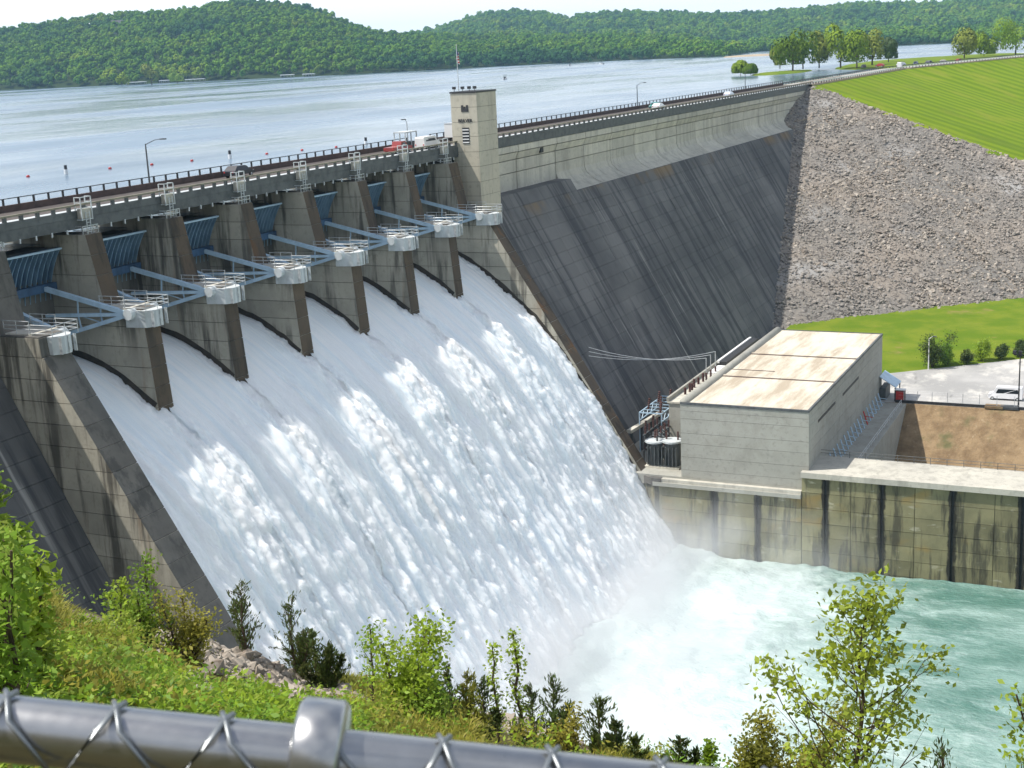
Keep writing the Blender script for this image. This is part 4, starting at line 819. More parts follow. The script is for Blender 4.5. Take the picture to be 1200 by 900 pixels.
def vehicle(name, p, rz, col, label, cat, L_=4.6, W_=1.85, H_=1.5, van=False, bed=False, group=None):
    v = empty(name, p, rz, label, cat, group); hl, hw = L_/2, W_/2; mat = plain(name+'_paint', col, .3)
    if van: sec = [(-hl, .35), (hl-.2, .35), (hl, .7), (hl-.15, 1.1), (hl-.9, 1.35), (hl-1.5, H_-.05), (hl-1.8, H_), (-hl+.1, H_), (-hl, H_-.2)]
    elif bed: sec = [(-hl, .5), (hl, .5), (hl, 1.05), (hl-1.3, 1.15), (hl-1.9, H_), (-hl*.1, H_), (-hl*.2, 1.15), (-hl, 1.1)]
    else: sec = [(-hl, .38), (hl, .38), (hl, .75), (hl-.9, .92), (hl-1.7, H_-.06), (hl-2.1, H_), (-hl+1., H_), (-hl+.25, 1.0), (-hl, .9)]
    n = len(sec); b = MB()
    prev = [(x, -hw, z) for x, z in sec]+[(x, -hw*.86 if z > 1.0 else -hw, z) for x, z in sec]
    V = []
    for s in (-1, 1): V += [(x, s*hw*(.84 if z > 1.12 else 1.), z) for x, z in sec]
    b.add(V, [tuple(range(n-1, -1, -1)), tuple(range(n, 2*n))]+[(i, (i+1) % n, (i+1) % n+n, i+n) for i in range(n)])
    b.build('body', mat, v)
    wz0, wz1 = (1.05, H_-.22) if not van else (1.35, H_-.35)
    for s in (-1, 1):
        x0, x1 = (-hl+.9, hl-1.75) if not van else (-hl+.6, hl-1.7)
        if bed: x0, x1 = -hl*.05, hl-1.95
        yy = s*hw*.92; MB().add([(x0, yy, wz0), (x1+.25, yy, wz0), (x1-.15, yy*.94, wz1), (x0+.25, yy*.94, wz1)], [(0, 1, 2, 3) if s < 0 else (3, 2, 1, 0)]).build('side_window', M['glass'], v)
    x1 = hl-1.0 if not van else hl-.95
    MB().add([(x1+.0, -hw*.8, wz0), (x1+.0, hw*.8, wz0), (x1-.62, hw*.7, wz1+.05), (x1-.62, -hw*.7, wz1+.05)], [(0, 1, 2, 3)]).build('windscreen', M['glass'], v, loc=(.04, 0, .04))
    for x in (-hl+.85, hl-.85):
        for s in (-1, 1): wh = MB().tube([(x, s*(hw-.2), .34), (x, s*(hw+.02), .34)], .34, 14).build('wheel', M['black'], v); MB().tube([(x, s*(hw+.01), .34), (x, s*(hw+.04), .34)], .19, 10).build('rim', M['galv'], wh)
    for s in (-1, 1): ubox('headlight', M['white'], v, (hl-.02, s*hw*.7, .72), (.1, .3, .16)); ubox('tail_light', M['red'], v, (-hl+.01, s*hw*.75, .82), (.08, .2, .2))
    return v
q = on(1178, 468, 2, PB); vehicle('van', (q[0], q[1], PB+.02), math.pi/2, (.75, .75, .76), 'white van parked in the paved yard by the brown bank', 'van', 6.2, 2.1, 2.5, True)
for k, (px, py) in enumerate(((1165, 478), (1183, 479))):
    q = on(px, py, 2, PB); pt = empty('timber_pallet', (q[0], q[1], PB+.02), label=('tan' if k == 0 else 'grey')+' low stack of timber lying in the yard beside the van', cat='timber')
    for j in range(5): ubox('plank', M['rust_earth'] if k == 0 else M['steel_grey'], pt, (-.8+j*.4, 0, .25), (.34, 3.2, .45))
vehicle('car', (54, 6.8, 66.), 0, (.02, .02, .025), 'dark car crossing the bridge above the spillway gates', 'car', 4.8, 1.9, 1.6, group='vehicles on the dam road')
vehicle('pickup_truck', (92.5, 3.2, 66.), 0, (.28, .05, .045), 'red work truck parked on the bridge left of the tower', 'truck', 6., 2., 1.9, bed=True, group='vehicles on the dam road')
vehicle('van', (101.5, 2.6, 66.), 0, (.75, .73, .70), 'white work van parked on the bridge close to the tower', 'van', 5.6, 2., 2.1, True, group='vehicles on the dam road')
vehicle('car', (223.5, 5., 66.), math.pi, (.05, .22, .20), 'teal green car on the dam road above the pale wall', 'car', 4.7, 1.85, 1.5, group='vehicles on the dam road')
vehicle('car', (219, 2.6, 66.), 0, (.75, .76, .77), 'silver white car beside the teal car on the dam road', 'car', 4.7, 1.85, 1.45, group='vehicles on the dam road')
vehicle('car', (280, 3., 66.), 0, (.6, .66, .74), 'pale blue car on the dam road near the rubble slope', 'car', 4.7, 1.85, 1.5, group='vehicles on the dam road')
vehicle('van', (552, 3.6, 66.06), .1, (.75, .76, .77), 'white van driving on the embankment road above the grass', 'van', 6., 2.1, 2.4, True, group='vehicles on the dam road')
ct = empty('site_trailer', (121.5, 7.2, 66.), label='white box trailer parked on the dam road right of the tower', cat='trailer')
MB().box(-3, 3, -1.1, 1.1, .7, 3.1).build('body', M['white'], ct); MB().box(-3.05, 3.05, -1.14, 1.14, 3.1, 3.22).build('roof', M['galv'], ct)
for x in (-1, 1):
    for s in (-1, 1): MB().tube([(x, s*.9, .36), (x, s*1.1, .36)], .36, 12).build('wheel', M['black'], ct)
ub = empty('gate_hoist_house', (104.0, 8.2, 66.), label='open framed white equipment cabin on the bridge behind the tower', cat='cabin')
MB().box(-2, 2, -1.2, 1.2, 2.6, 2.8).build('roof', M['anchor'], ub)
for x in (-1.9, 0, 1.9):
    for y in (-1.1, 1.1): MB().box(x-.08, x+.08, y-.08, y+.08, 0, 2.6).build('post', M['anchor'], ub)
MB().box(-1.8, 1.8, -1, 1, 0, 1.1).build('machine', M['steel_grey'], ub)
# guard rails of the embankment road
for nm, off, lb in (('downstream', -.6, 'white guard rail along the grass side of the embankment road'), ('upstream', 9.6, 'dark guard rail along the lake side of the embankment road')):
    gr_ = empty('guard_rail', (366, off, ROAD), label=lb, cat='guard rail'); xs = np.concatenate([np.linspace(366, 540, 12), np.linspace(560, 1000, 24)]); pts = [(x-366, crest(x)+off-off, .72) for x in xs]
    mb = MB()
    for a, b in zip(pts[:-1], pts[1:]): mb.bar(a, b, .12, .32)
    mb.build('rail', M['white'] if off < 0 else M['steel_dark'], gr_)
    mb = MB()
    for x in np.arange(366, 990, 4.): mb.box(x-366-.14, x-366+.14, crest(x)-.14, crest(x)+.14, -.2, .7)
    tag(mb.build('posts', M['steel_dark'], gr_), kind='stuff')

# ================================================================== FAR SHORE, PARK AND LAKE
def project(q):
    d = np.asarray(q)-CAM; z = d@CF; return 600+FPX*(d@CR)/z, 450-FPX*(d@CU)/z
def dist_tree(p, h, wd, mat, label, seed, n=420, group=None, leaf=1.):
    t = empty('park_tree', p, rng.uniform(0, 6), label, 'tree', group); V, F = dome(n, seed, h, wd); V = V[:-4]; F = F[:-1]; c = V.reshape(-1, 4, 3).mean(1, keepdims=True)
    V = ((V.reshape(-1, 4, 3)-c)*leaf+c).reshape(-1, 3); V[:, 2] = np.maximum((V[:, 2]-h*.62)*1.35+h*.58, h*.16)
    link('crown', np_mesh('crown', V, F, M[mat]), t); rg = np.random.default_rng(seed)
    mb = MB().tube([(0, 0, -.4), (.1, .1, h*.3), (.2, -.1, h*.62)], [h*.028, h*.022, h*.012], 7)
    for k in range(4):
        a = rg.uniform(0, 6.28); mb.tube([(.08, .05, h*.28+k*.5), (math.cos(a)*wd*.35, math.sin(a)*wd*.35, h*.55)], [h*.013, h*.006], 5)
    mb.build('trunk', M['bark'], t); return t
G = 'trees in the lakeside park'
def ptree(px, pyb, pyt, wpx, mat, label, seed, z=63.6):
    q = on(px, pyb, 2, z); dep = float((q-CAM)@CF); dist_tree(tuple(q), (pyb-pyt)/FPX*dep, wpx/FPX*dep*.86, mat, label, seed, 1500, G, .6)
ptree(868, 88, 74, 15, 'leaf_park', 'small green tree on the lone islet, left of its pair', 201, LAKE+.2); ptree(880, 88, 78, 12, 'leaf_park', 'low rounded tree on the lone islet, right of its pair', 202, LAKE+.2)
ptree(914, 80, 58, 16, 'leaf_tan', 'thin leaning tree at the left end of the park point', 203); ptree(929, 82, 44, 30, 'leaf_park', 'tall yellow green tree near the left end of the park', 204)
ptree(941, 80, 50, 20, 'leaf_park', 'narrow green tree between the tall left trees of the park', 205); ptree(960, 79, 48, 26, 'leaf_tan', 'yellowish tree left of the biggest park tree', 206)
ptree(985, 79, 42, 34, 'leaf_park', 'biggest bright green tree in the middle of the park', 207); ptree(1004, 79, 43, 26, 'leaf_park', 'round green tree touching the biggest park tree on its right', 208)
ptree(1022, 76, 39, 24, 'leaf_tan', 'pale tan tree behind the dark round tree', 209); ptree(1041, 73, 48, 19, 'leaf_cedar', 'dark round tree standing alone in the park', 210)
ptree(1130, 69, 40, 27, 'leaf_tan', 'pale tan tree near the right end of the park', 211); ptree(1153, 66, 50, 20, 'leaf_park', 'low green tree at the right end of the park', 212); ptree(1190, 64, 30, 34, 'leaf_mid', 'large green tree at the right edge of the picture', 213)
cols = [(.03, .03, .035), (.3, .03, .03), (.6, .6, .62), (.05, .06, .12), (.12, .12, .13), (.4, .38, .33), (.25, .02, .02), (.02, .025, .02)]
cn = ['black', 'dark red', 'silver', 'navy blue', 'charcoal', 'beige', 'maroon', 'dark green']
pos_ = ['beside the biggest tree', 'left of the dark round tree', 'just right of the dark round tree', 'in the middle of the parked row', 'right of the row middle', 'left of the tan tree', 'under the tan tree', 'at the right end of the row']
for k, px in enumerate((1012, 1031, 1056, 1073, 1089, 1106, 1124, 1172)):
    q = on(px, 79.5-(px-1012)*.062, 2, 64.3); vehicle('parked_car', tuple(q), .4+k*.9, cols[k], '%s car parked in the lakeside park, %s' % (cn[k], pos_[k]), 'car', 4.8, 1.9, 1.75, group='cars parked in the lakeside park')
def boat(px, py, L_, label, canopy=True, rz=.3):
    q = on(px, py, 2, LAKE); b = empty('motor_boat', tuple(q), rz, label, 'boat', 'boats on the lake'); h = L_/2
    MB().add([(-h, -1.1, .1), (h*.4, -1.1, .1), (h, 0, .3), (h*.4, 1.1, .1), (-h, 1.1, .1), (-h, -1.3, 1.0), (h*.4, -1.3, 1.1), (h*1.1, 0, 1.35), (h*.4, 1.3, 1.1), (-h, 1.3, 1.0)], [(4, 3, 2, 1, 0), (5, 6, 7, 8, 9), (0, 1, 6, 5), (1, 2, 7, 6), (2, 3, 8, 7), (3, 4, 9, 8), (4, 0, 5, 9)]).build('hull', M['white'], b)
    if canopy:
        MB().box(-h*.6, h*.3, -1.1, 1.1, 2.9, 3.05).build('canopy', M['steel_dark'], b)
        for x in (-h*.55, h*.25):
            for y in (-1, 1): MB().bar((x, y, 1), (x, y, 2.9), .08).build('post', M['galv'], b)
    MB().box(-h*.4, h*.1, -.8, .8, 1.0, 1.9).build('console', M['steel_dark'], b); MB().box(-h-.5, -h, -.3, .3, .3, 1.6).build('outboard_motor', M['black'], b)
boat(592, 93, 7.5, 'small motor boat with a canopy crossing the lake behind the tower'); boat(668, 77, 11, 'white boat far out near the opposite shore'); boat(705, 75.5, 11, 'white boat right of the other far boat near the shore', rz=.8); boat(382, 88.5, 16, 'pale pontoon boat moored at the far shore', rz=1.)
for k, (px, py) in enumerate(((33, 207.5), (129, 198), (178, 193.5), (225, 189), (312.7, 181), (354, 176.6), (394, 173))):
    q = on(px, py, 2, LAKE); b = empty('marker_buoy', tuple(q), label='red float buoy on the lake, %s of the red row from the left' % ords[k], cat='buoy', group='red buoys in a line')
    MB().tube([(-.7, 0, .25), (-.45, 0, .25), (.45, 0, .25), (.7, 0, .25)], [.3, .5, .5, .3], 10).build('float', M['red'], b); b.scale = (.48, .48, .48); MB().box(-.2, .2, -.12, .12, .7, .85).build('lug', M['white'], b)
for k, (px, py) in enumerate(((77.7, 204), (269.7, 186), (429, 170))):
    q = on(px, py, 2, LAKE); b = empty('spar_buoy', tuple(q), label='upright white and black spar buoy, %s one on the lake' % ('leftmost', 'middle', 'rightmost')[k], cat='buoy', group='spar buoys')
    MB().tube([(0, 0, -.2), (0, 0, .9)], .35, 10).build('float', M['white'], b); MB().tube([(0, 0, .9), (0, 0, 1.7)], .28, 10).build('topmark', M['steel_dark'], b)
def dock(px, py, wpx, label):
    q = on(px, py, 2, LAKE); dep = float((q-CAM)@CF); W_ = wpx/FPX*dep; r_ = math.atan2(CR[1], CR[0]); b = empty('boat_dock', tuple(q), r_, label, 'boat dock', 'covered boat docks')
    MB().box(-W_/2, W_/2, -5, 5, 3.2, 4.).build('roof', M['white'], b); MB().box(-W_/2, W_/2, -4.6, 4.6, .2, .7).build('float', M['steel_grey'], b)
    for k in range(5):
        for y in (-4.4, 4.4): MB().box(-W_/2+.4+k*(W_-.9)/4, -W_/2+.7+k*(W_-.9)/4, y-.15, y+.15, .7, 3.2).build('post', M['galv'], b)
dock(160, 99.5, 22, 'long white roofed dock left of the pale shoreline tree'); dock(193, 97.5, 11, 'short white roofed dock right of the pale shoreline tree'); dock(229, 96, 22, 'white roofed dock right of the dark shore bush'); dock(337, 91, 16, 'low white dock farther right along the hill shore'); dock(362, 90, 14, 'rightmost white dock at the hill shore')
q = on(178, 99, 2, LAKE+.5); dist_tree(tuple(q), 27, 12, 'leaf_tan', 'pale olive tree on the shore between white docks', 221, 500, None, 1.1)
q = on(208, 97.5, 2, LAKE+.5); dist_tree(tuple(q), 15, 12, 'leaf_mid', 'low round dark bush on the shore between docks', 222, 400, None, 1.)
q = on(143, 101, 2, LAKE+.5); dist_tree(tuple(q), 13, 10, 'leaf_park', 'light green bush on the shore at the left end of the docks', 223, 400, None, 1.)
def on_ridge(pos, px, py):
    ts = np.linspace(.02, 1., 200); P = pos(np.full(200, float(px)), ts); ys = np.array([project(p)[1] for p in P]); k = int(np.argmin(np.abs(ys-py))); return P[k]
def house(px, py, w_, h_, label, mat='white', roof='steel_dark'):
    q = on_ridge(posA, px, py); r_ = math.atan2(CR[1], CR[0]); b = empty('hill_house', (q[0], q[1], q[2]+3), r_, label, 'house', 'houses on the hilltop')
    MB().box(-w_/2, w_/2, -5, 5, -12, h_).build('wall', M[mat], b); MB().add([(-w_/2-1, -6, h_), (w_/2+1, -6, h_), (w_/2+1, 6, h_), (-w_/2-1, 6, h_), (-w_/2, 0, h_+4), (w_/2, 0, h_+4)], [(0, 1, 5, 4), (2, 3, 4, 5), (1, 2, 5), (3, 0, 4), (3, 2, 1, 0)]).build('roof', M[roof], b)
    for k in range(int(w_/4)): MB().box(-w_/2+1.5+k*4, -w_/2+3.2+k*4, -5.1, -4.98, h_*.35, h_*.75).build('window', M['glass'], b)
house(141, 33, 22, 7, 'wide grey roofed house at the hilltop'); house(139, 39, 11, 4, 'small white house below the wide hilltop house'); house(73, 36, 8, 4, 'tiny white house left on the hilltop', roof='white'); house(107, 35, 6, 5, 'tiny white house between the hilltop houses', roof='white')

# ================================================================== SHRUBS, SAPLINGS, GROUND COVER
def branchy(seed, H, spread, n_br, leaf, per, lo=.22, elev=(30, 60), clump=.16, trunk_r=.018, aspect=.6, stems=1, twigs=3):
    rg = np.random.default_rng(seed); tr = MB(); pts = []
    for s in range(stems):
        lean = rg.normal(0, .035 if stems == 1 else .34, 2)*(1 if s else .4); hh = H*(1 if s == 0 else rg.uniform(.6, .95)); tp = []
        for k in range(7):
            f = k/6; tp.append(Vector((lean[0]*hh*f+rg.normal(0, .012)*hh, lean[1]*hh*f+rg.normal(0, .012)*hh, hh*f)))
        tr.tube(tp, [trunk_r*H*(1-.8*k/6)+.004 for k in range(7)], 6)
        for b in range(n_br):
            f = lo+(1-lo)*(b+rg.uniform(0, .8))/n_br; f = min(f, .98); i = min(int(f*6), 5); p0 = tp[i].lerp(tp[i+1], f*6-i); az = b*2.4+rg.uniform(-.5, .5); el = math.radians(rg.uniform(*elev)); Lb = spread*H*(1-.84*f)*rg.uniform(.6, 1.15)
            bp = [p0]; d = Vector((math.cos(az)*math.cos(el), math.sin(az)*math.cos(el), math.sin(el)))
            for k in range(4): d = (d+Vector((0, 0, .12))+Vector(rg.normal(0, .12, 3))).normalized(); bp.append(bp[-1]+d*Lb/4)
            r0 = trunk_r*H*.42*(1-.6*f)+.003; tr.tube(bp, [r0, r0*.8, r0*.6, r0*.45, r0*.25], 5, False)
            for tw_ in range(twigs+1):
                if tw_ == twigs: e = bp[-1]
                else:
                    j = rg.integers(1, 5); st = bp[j-1].lerp(bp[j], rg.random()); dd = (d+Vector(rg.normal(0, .6, 3))).normalized(); e = st+dd*Lb*rg.uniform(.15, .38); tr.tube([st, e], [r0*.35, r0*.15], 4, False)
                pts.append(np.array(e)+rg.normal(0, clump*H*.5, (per, 3))*np.array([1, 1, .8]))
        pts.append(np.array(tp[-1])+rg.normal(0, clump*H*.5, (per, 3)))
    P = np.concatenate(pts); P = P[P[:, 2] > .02]; V, F = leaf_quads(P, leaf*rg.uniform(.6, 1.25, len(P)), rg, .2, aspect); return tr, V, F
def cedar(seed, H, spread, leaf=.10, n_br=30, per=20):
    rg = np.random.default_rng(seed); tr = MB(); P = []; D = []; nl_ = int(rg.integers(2, 5))
    for q_ in range(nl_):
        hh = H if q_ == 0 else H*rg.uniform(.4, .82); a0 = rg.uniform(0, 6.28); ln = 0 if q_ == 0 else rg.uniform(.12, .42); base = np.array([math.cos(a0), math.sin(a0), 0])*(0 if q_ == 0 else .05*H)
        top = base+np.array([math.cos(a0)*ln*hh, math.sin(a0)*ln*hh, hh]); mid = base+(top-base)*.5+rg.normal(0, .02*H, 3); tr.tube([base, mid, top], [.02*H, .012*H, .004], 6)
        for b in range(n_br):
            f = .04+.95*(b/n_br)**.9; az = rg.uniform(0, 6.28); el = math.radians(rg.uniform(20, 68)); Lb = spread*hh*(1-f)**.7*rg.uniform(.25, 1.25)+.05*H
            d = np.array([math.cos(az)*math.cos(el), math.sin(az)*math.cos(el), math.sin(el)]); p0 = base+(mid-base)*f*2 if f < .5 else mid+(top-mid)*(f*2-1); tr.tube([p0, p0+d*Lb], [.006*H, .002], 4, False)
            t = rg.uniform(.1, 1.08, per)[:, None]; P.append(p0+d*Lb*t+rg.normal(0, .02*H, (per, 3))); D.append(np.tile(d+np.array([0, 0, .45]), (per, 1)))
    P = np.concatenate(P); D = np.concatenate(D); k = P[:, 2] > 0; P = P[k]; D = D[k]; V, F = leaf_quads(P, leaf*rg.uniform(.5, 1.3, len(P)), rg, 0, .28, D); return tr, V, F
def place(px, d, ytop):
    h = hdir(px); r_ = ray(px, ytop); hd = np.hypot(r_[0], r_[1]); u = r_[:2]/hd; p = CAM[:2]+u*d; g = float(hill(p[0], p[1])); return (p[0], p[1], g-.08), CAM[2]+r_[2]/hd*d-g
def plant(name, px, ytop, d, form, mat, label, cat, seed, **kw):
    p, H = place(px, d, ytop); H = max(H, .35)
    t = empty(name, p, rng.uniform(0, 6.28) if form != 'fixed' else 0, label, cat); tr, V, F = cedar(seed, H, **kw) if form == 'cedar' else branchy(seed, H, **kw)
    tr.build('trunk', M['bark'], t); link('crown', np_mesh('crown', V, F, M[mat]), t); return t
C_ = dict(spread=.34)
plant('cedar_sapling', 282, 678, 27, 'cedar', 'leaf_cedar', 'dark cedar sapling at the foot of the grey spillway wall', 'cedar', 301, spread=.36)
plant('cedar_sapling', 341, 697, 27.5, 'cedar', 'leaf_cedar', 'dark pointed cedar sapling against the white water, second from the wall', 'cedar', 302, spread=.42)
plant('cedar_sapling', 366, 748, 26, 'cedar', 'leaf_cedar', 'small low cedar right of the pointed cedar', 'cedar', 303, spread=.5); plant('cedar_sapling', 384, 752, 26, 'cedar', 'leaf_cedar', 'smallest cedar left of the lone leafy sapling', 'cedar', 304, spread=.45)
plant('leafy_sapling', 430, 727, 24, 'b', 'leaf_mid', 'slender leafy sapling left of the bright green bush', 'sapling', 305, spread=.3, n_br=9, leaf=.09, per=7, clump=.10)
plant('leafy_bush', 465, 742, 20, 'b', 'leaf_bright', 'large bright green leafy bush above the fence rail', 'bush', 306, spread=.42, n_br=16, leaf=.085, per=13, clump=.17, stems=5, lo=.08)
plant('leafy_bush', 492, 772, 20.5, 'b', 'leaf_mid', 'lower green bush on the right flank of the bright bush', 'bush', 307, spread=.42, n_br=11, leaf=.08, per=9, clump=.16, stems=3, lo=.1)
plant('cedar_sapling', 524, 778, 23, 'cedar', 'leaf_cedar', 'thin dark cedar just right of the bright green bush', 'cedar', 308, spread=.3); plant('cedar_sapling', 546, 782, 23, 'cedar', 'leaf_olive', 'olive green cedar left of the two poplars', 'cedar', 309, spread=.34)
plant('cedar_sapling', 563, 792, 23.5, 'cedar', 'leaf_cedar', 'bushy dark cedar at the base of the shorter poplar', 'cedar', 310, spread=.42)
plant('poplar_sapling', 578, 752, 24, 'b', 'leaf_bright', 'shorter of the two slim pale green poplar saplings', 'sapling', 311, spread=.16, n_br=13, leaf=.085, per=6, clump=.06, lo=.15)
plant('poplar_sapling', 604, 734, 24, 'b', 'leaf_bright', 'taller of the two slim pale green poplar saplings', 'sapling', 312, spread=.17, n_br=16, leaf=.085, per=7, clump=.06, lo=.15)
plant('cedar_sapling', 622, 800, 23, 'cedar', 'leaf_cedar', 'dark cedar right of the taller poplar', 'cedar', 313, spread=.36); plant('cedar_sapling', 648, 791, 22.5, 'cedar', 'leaf_cedar', 'tallest dark cedar between the poplars and the foam', 'cedar', 314, spread=.34)
plant('leafy_bush', 668, 826, 22, 'b', 'leaf_olive', 'low olive bush between the dark cedars', 'bush', 315, spread=.4, n_br=10, leaf=.07, per=8, stems=4, lo=.08)
plant('cedar_sapling', 702, 815, 22, 'cedar', 'leaf_cedar', 'dark cedar with two tips in front of the foam', 'cedar', 316, spread=.46); plant('cedar_sapling', 722, 838, 21.5, 'cedar', 'leaf_cedar', 'drooping dark cedar right of the two tipped cedar', 'cedar', 317, spread=.5)
plant('cedar_sapling', 742, 858, 21, 'cedar', 'leaf_cedar', 'lowest dark cedar at the end of the hillside', 'cedar', 318, spread=.55); plant('cedar_sapling', 797, 860, 20, 'cedar', 'leaf_cedar', 'small dark cedar tip standing alone by the foam', 'cedar', 319, spread=.35)
plant('leafy_sapling', 834, 868, 20, 'b', 'leaf_bright', 'little round topped green tree left of the olive bush', 'sapling', 320, spread=.3, n_br=9, leaf=.085, per=9, clump=.09, lo=.6)
plant('leafy_bush', 908, 840, 19, 'b', 'leaf_olive', 'dense olive green bush left of the tall sapling', 'bush', 321, spread=.34, n_br=22, leaf=.075, per=16, clump=.12, stems=6, lo=.2)
plant('tall_sapling', 1006, 704, 18, 'b', 'leaf_yellow', 'tall airy yellow green sapling in front of the turquoise water', 'sapling', 322, spread=.62, n_br=30, leaf=.11, per=13, clump=.05, lo=.22, twigs=5, trunk_r=.010, elev=(25, 55))
plant('leafy_bush', 1062, 878, 17, 'b', 'leaf_yellow', 'low yellow green bush right of the tall sapling', 'bush', 323, spread=.3, n_br=12, leaf=.08, per=8, clump=.10, stems=3, lo=.3); plant('cedar_sapling', 1106, 868, 17.5, 'cedar', 'leaf_cedar', 'dark cedar tip right of the low yellow bush', 'cedar', 324, spread=.3)
plant('tall_sapling', 1197, 806, 16.5, 'b', 'leaf_yellow', 'thin yellow green sapling cut by the right picture edge', 'sapling', 325, spread=.22, n_br=14, leaf=.10, per=7, clump=.06, lo=.3, trunk_r=.01)
plant('leafy_shrub', 8, 530, 14, 'b', 'leaf_bright', 'tall leafy shoots at the left picture edge', 'shrub', 326, spread=.09, n_br=14, leaf=.13, per=9, clump=.055, stems=2, lo=.1, aspect=.42)
plant('leafy_shrub', 14, 612, 13, 'b', 'leaf_bright', 'broad bright leafy shrub below the tall shoots', 'shrub', 327, spread=.17, n_br=14, leaf=.12, per=9, clump=.085, stems=3, lo=.08, aspect=.45)
plant('leafy_shrub', -12, 640, 11, 'b', 'leaf_mid', 'green shrub cut by the left picture edge', 'shrub', 328, spread=.24, n_br=13, leaf=.11, per=9, clump=.10, stems=3, lo=.05, aspect=.45)
plant('leafy_bush', 160, 656, 24, 'b', 'leaf_mid', 'twiggy green bush in front of the dark dam face', 'bush', 329, spread=.34, n_br=14, leaf=.085, per=8, clump=.11, stems=4, lo=.12)
plant('leafy_bush', 207, 690, 24, 'b', 'leaf_olive', 'lower olive bush in front of the beige wall', 'bush', 330, spread=.42, n_br=14, leaf=.075, per=9, clump=.13, stems=5, lo=.08)
plant('leafy_bush', 135, 684, 22, 'b', 'leaf_bright', 'small bright bush left of the twiggy bush', 'bush', 331, spread=.42, n_br=10, leaf=.085, per=9, clump=.14, stems=3, lo=.08)
# ground cover
def clump_mesh(seed, mat, n, leaf, r, h, aspect, up=0.):
    rg = np.random.default_rng(seed); P = rg.normal(0, 1, (n, 3))*np.array([r*.5, r*.5, 0]); P[:, 2] = rg.uniform(.03, 1, n)*h*np.exp(-(P[:, 0]**2+P[:, 1]**2)/(r*r))
    D = None if not up else np.tile(np.array([0, 0, up]), (n, 1))+np.c_[P[:, :2]*1.5/r, np.zeros(n)]
    V, F = leaf_quads(P, leaf*rg.uniform(.6, 1.3, n), rg, .3 if not up else 0, aspect, D); return np_mesh('clump', V, F, mat)
N_ = 26000; rr = 3.2+34*rng.random(N_)**.62; ac = math.atan2(CF[0], CF[1]); aa = ac+rng.uniform(-.52, .55, N_); x = CAM[0]+np.sin(aa)*rr; y = CAM[1]+np.cos(aa)*rr; z = hill(x, y)
patches = [(110, 706, 1.5), (190, 738, 1.5), (160, 760, 1.0), (268, 765, 1.9), (300, 790, 1.2), (350, 792, 1.3), (362, 815, 1.0), (235, 745, .9), (95, 695, .8), (150, 720, .7), (75, 690, .7), (215, 800, .7), (585, 850, 1.0), (625, 858, .9), (685, 868, .9), (130, 700, .6), (250, 815, .5)]
ph_ = [(hit(a, b), c) for a, b, c in patches]; bare = np.zeros(N_, bool); pxy = np.array([project((a_, b_, c_)) for a_, b_, c_ in zip(x, y, z)])
for a_, b_, w_ in ((110, 702, 55), (185, 735, 55), (268, 768, 62), (345, 802, 45), (235, 800, 30), (600, 850, 60), (670, 862, 35)): bare |= (((pxy[:, 0]-a_)/w_)**2+(np.where(pxy[:, 1] > b_, (pxy[:, 1]-b_)/46, (pxy[:, 1]-b_)/24))**2 < .55+.9*fbm(x*1.1, y*1.1, 2, 6))
for q, c in ph_:
    if q is not None: bare |= ((x-q[0])**2+(y-q[1])**2 < (c*(.7+.6*fbm(x*1.4, y*1.4, 2, 5)))**2)
lush = fbm(x*.22, y*.22, 3, 111); leftish = (aa < ac-.06); near = rr < 15
px_ = pxy[:, 0]
green = ~bare & (((px_ < 420) & (rr < 19) & (lush > .34)) | (lush > .57)); olive = ~bare & ~green & (rng.random(N_) < .85)
gsrc = [clump_mesh(400+i, M['leaf_bright' if i % 3 else 'leaf_mid'], 46, .075, .34, .34, .5) for i in range(6)]; osrc = [clump_mesh(420+i, M['leaf_olive'], 52, .15, .26, .22, .13, 1.) for i in range(5)]
k = green; scatter('leafy_ground_cover', np.stack([x, y, z-.02], -1)[k], rng.uniform(0, 6.28, k.sum()), rng.uniform(.6, 1.5, k.sum()), gsrc, label='leafy green weeds covering the hillside below the fence')
k = olive; scatter('dry_grass', np.stack([x, y, z-.02], -1)[k], rng.uniform(0, 6.28, k.sum()), rng.uniform(.6, 1.4, k.sum()), osrc, label='olive tufts of grass between the hillside rocks')
usrc = [clump_mesh(460+i, M[('leaf_bright', 'leaf_mid', 'leaf_yellow', 'leaf_olive')[i % 4]], 190, .085, .62, .75, .5) for i in range(8)]
ku = ~bare & (rng.random(N_) < np.where((px_ < 440) & (rr < 21), .055, .03)) & (rr > 5)
scatter('leafy_undergrowth', np.stack([x, y, z-.03], -1)[ku], rng.uniform(0, 6.28, ku.sum()), rng.uniform(.45, 1.15, ku.sum()), usrc, label='knee high leafy undergrowth spread over the hillside')
st = []
for q, c in ph_:
    if q is None: continue
    n = int(420*c*c); a = rng.uniform(0, 6.28, n); r2 = c*1.15*np.sqrt(rng.random(n)); sx_, sy_ = q[0]+np.cos(a)*r2, q[1]+np.sin(a)*r2; st.append(np.stack([sx_, sy_, hill(sx_, sy_)+.02], -1))
st = np.concatenate(st); lim = [rock_mesh(440+i, M['limestone'], .62) for i in range(6)]
scatter('hillside_stones', st, rng.uniform(0, 6.28, len(st)), np.clip(rng.lognormal(-2.0, .55, len(st)), .05, .5), lim, tilt=rng.normal(0, .4, (len(st), 2)), label='pale broken limestone showing through the hillside grass')
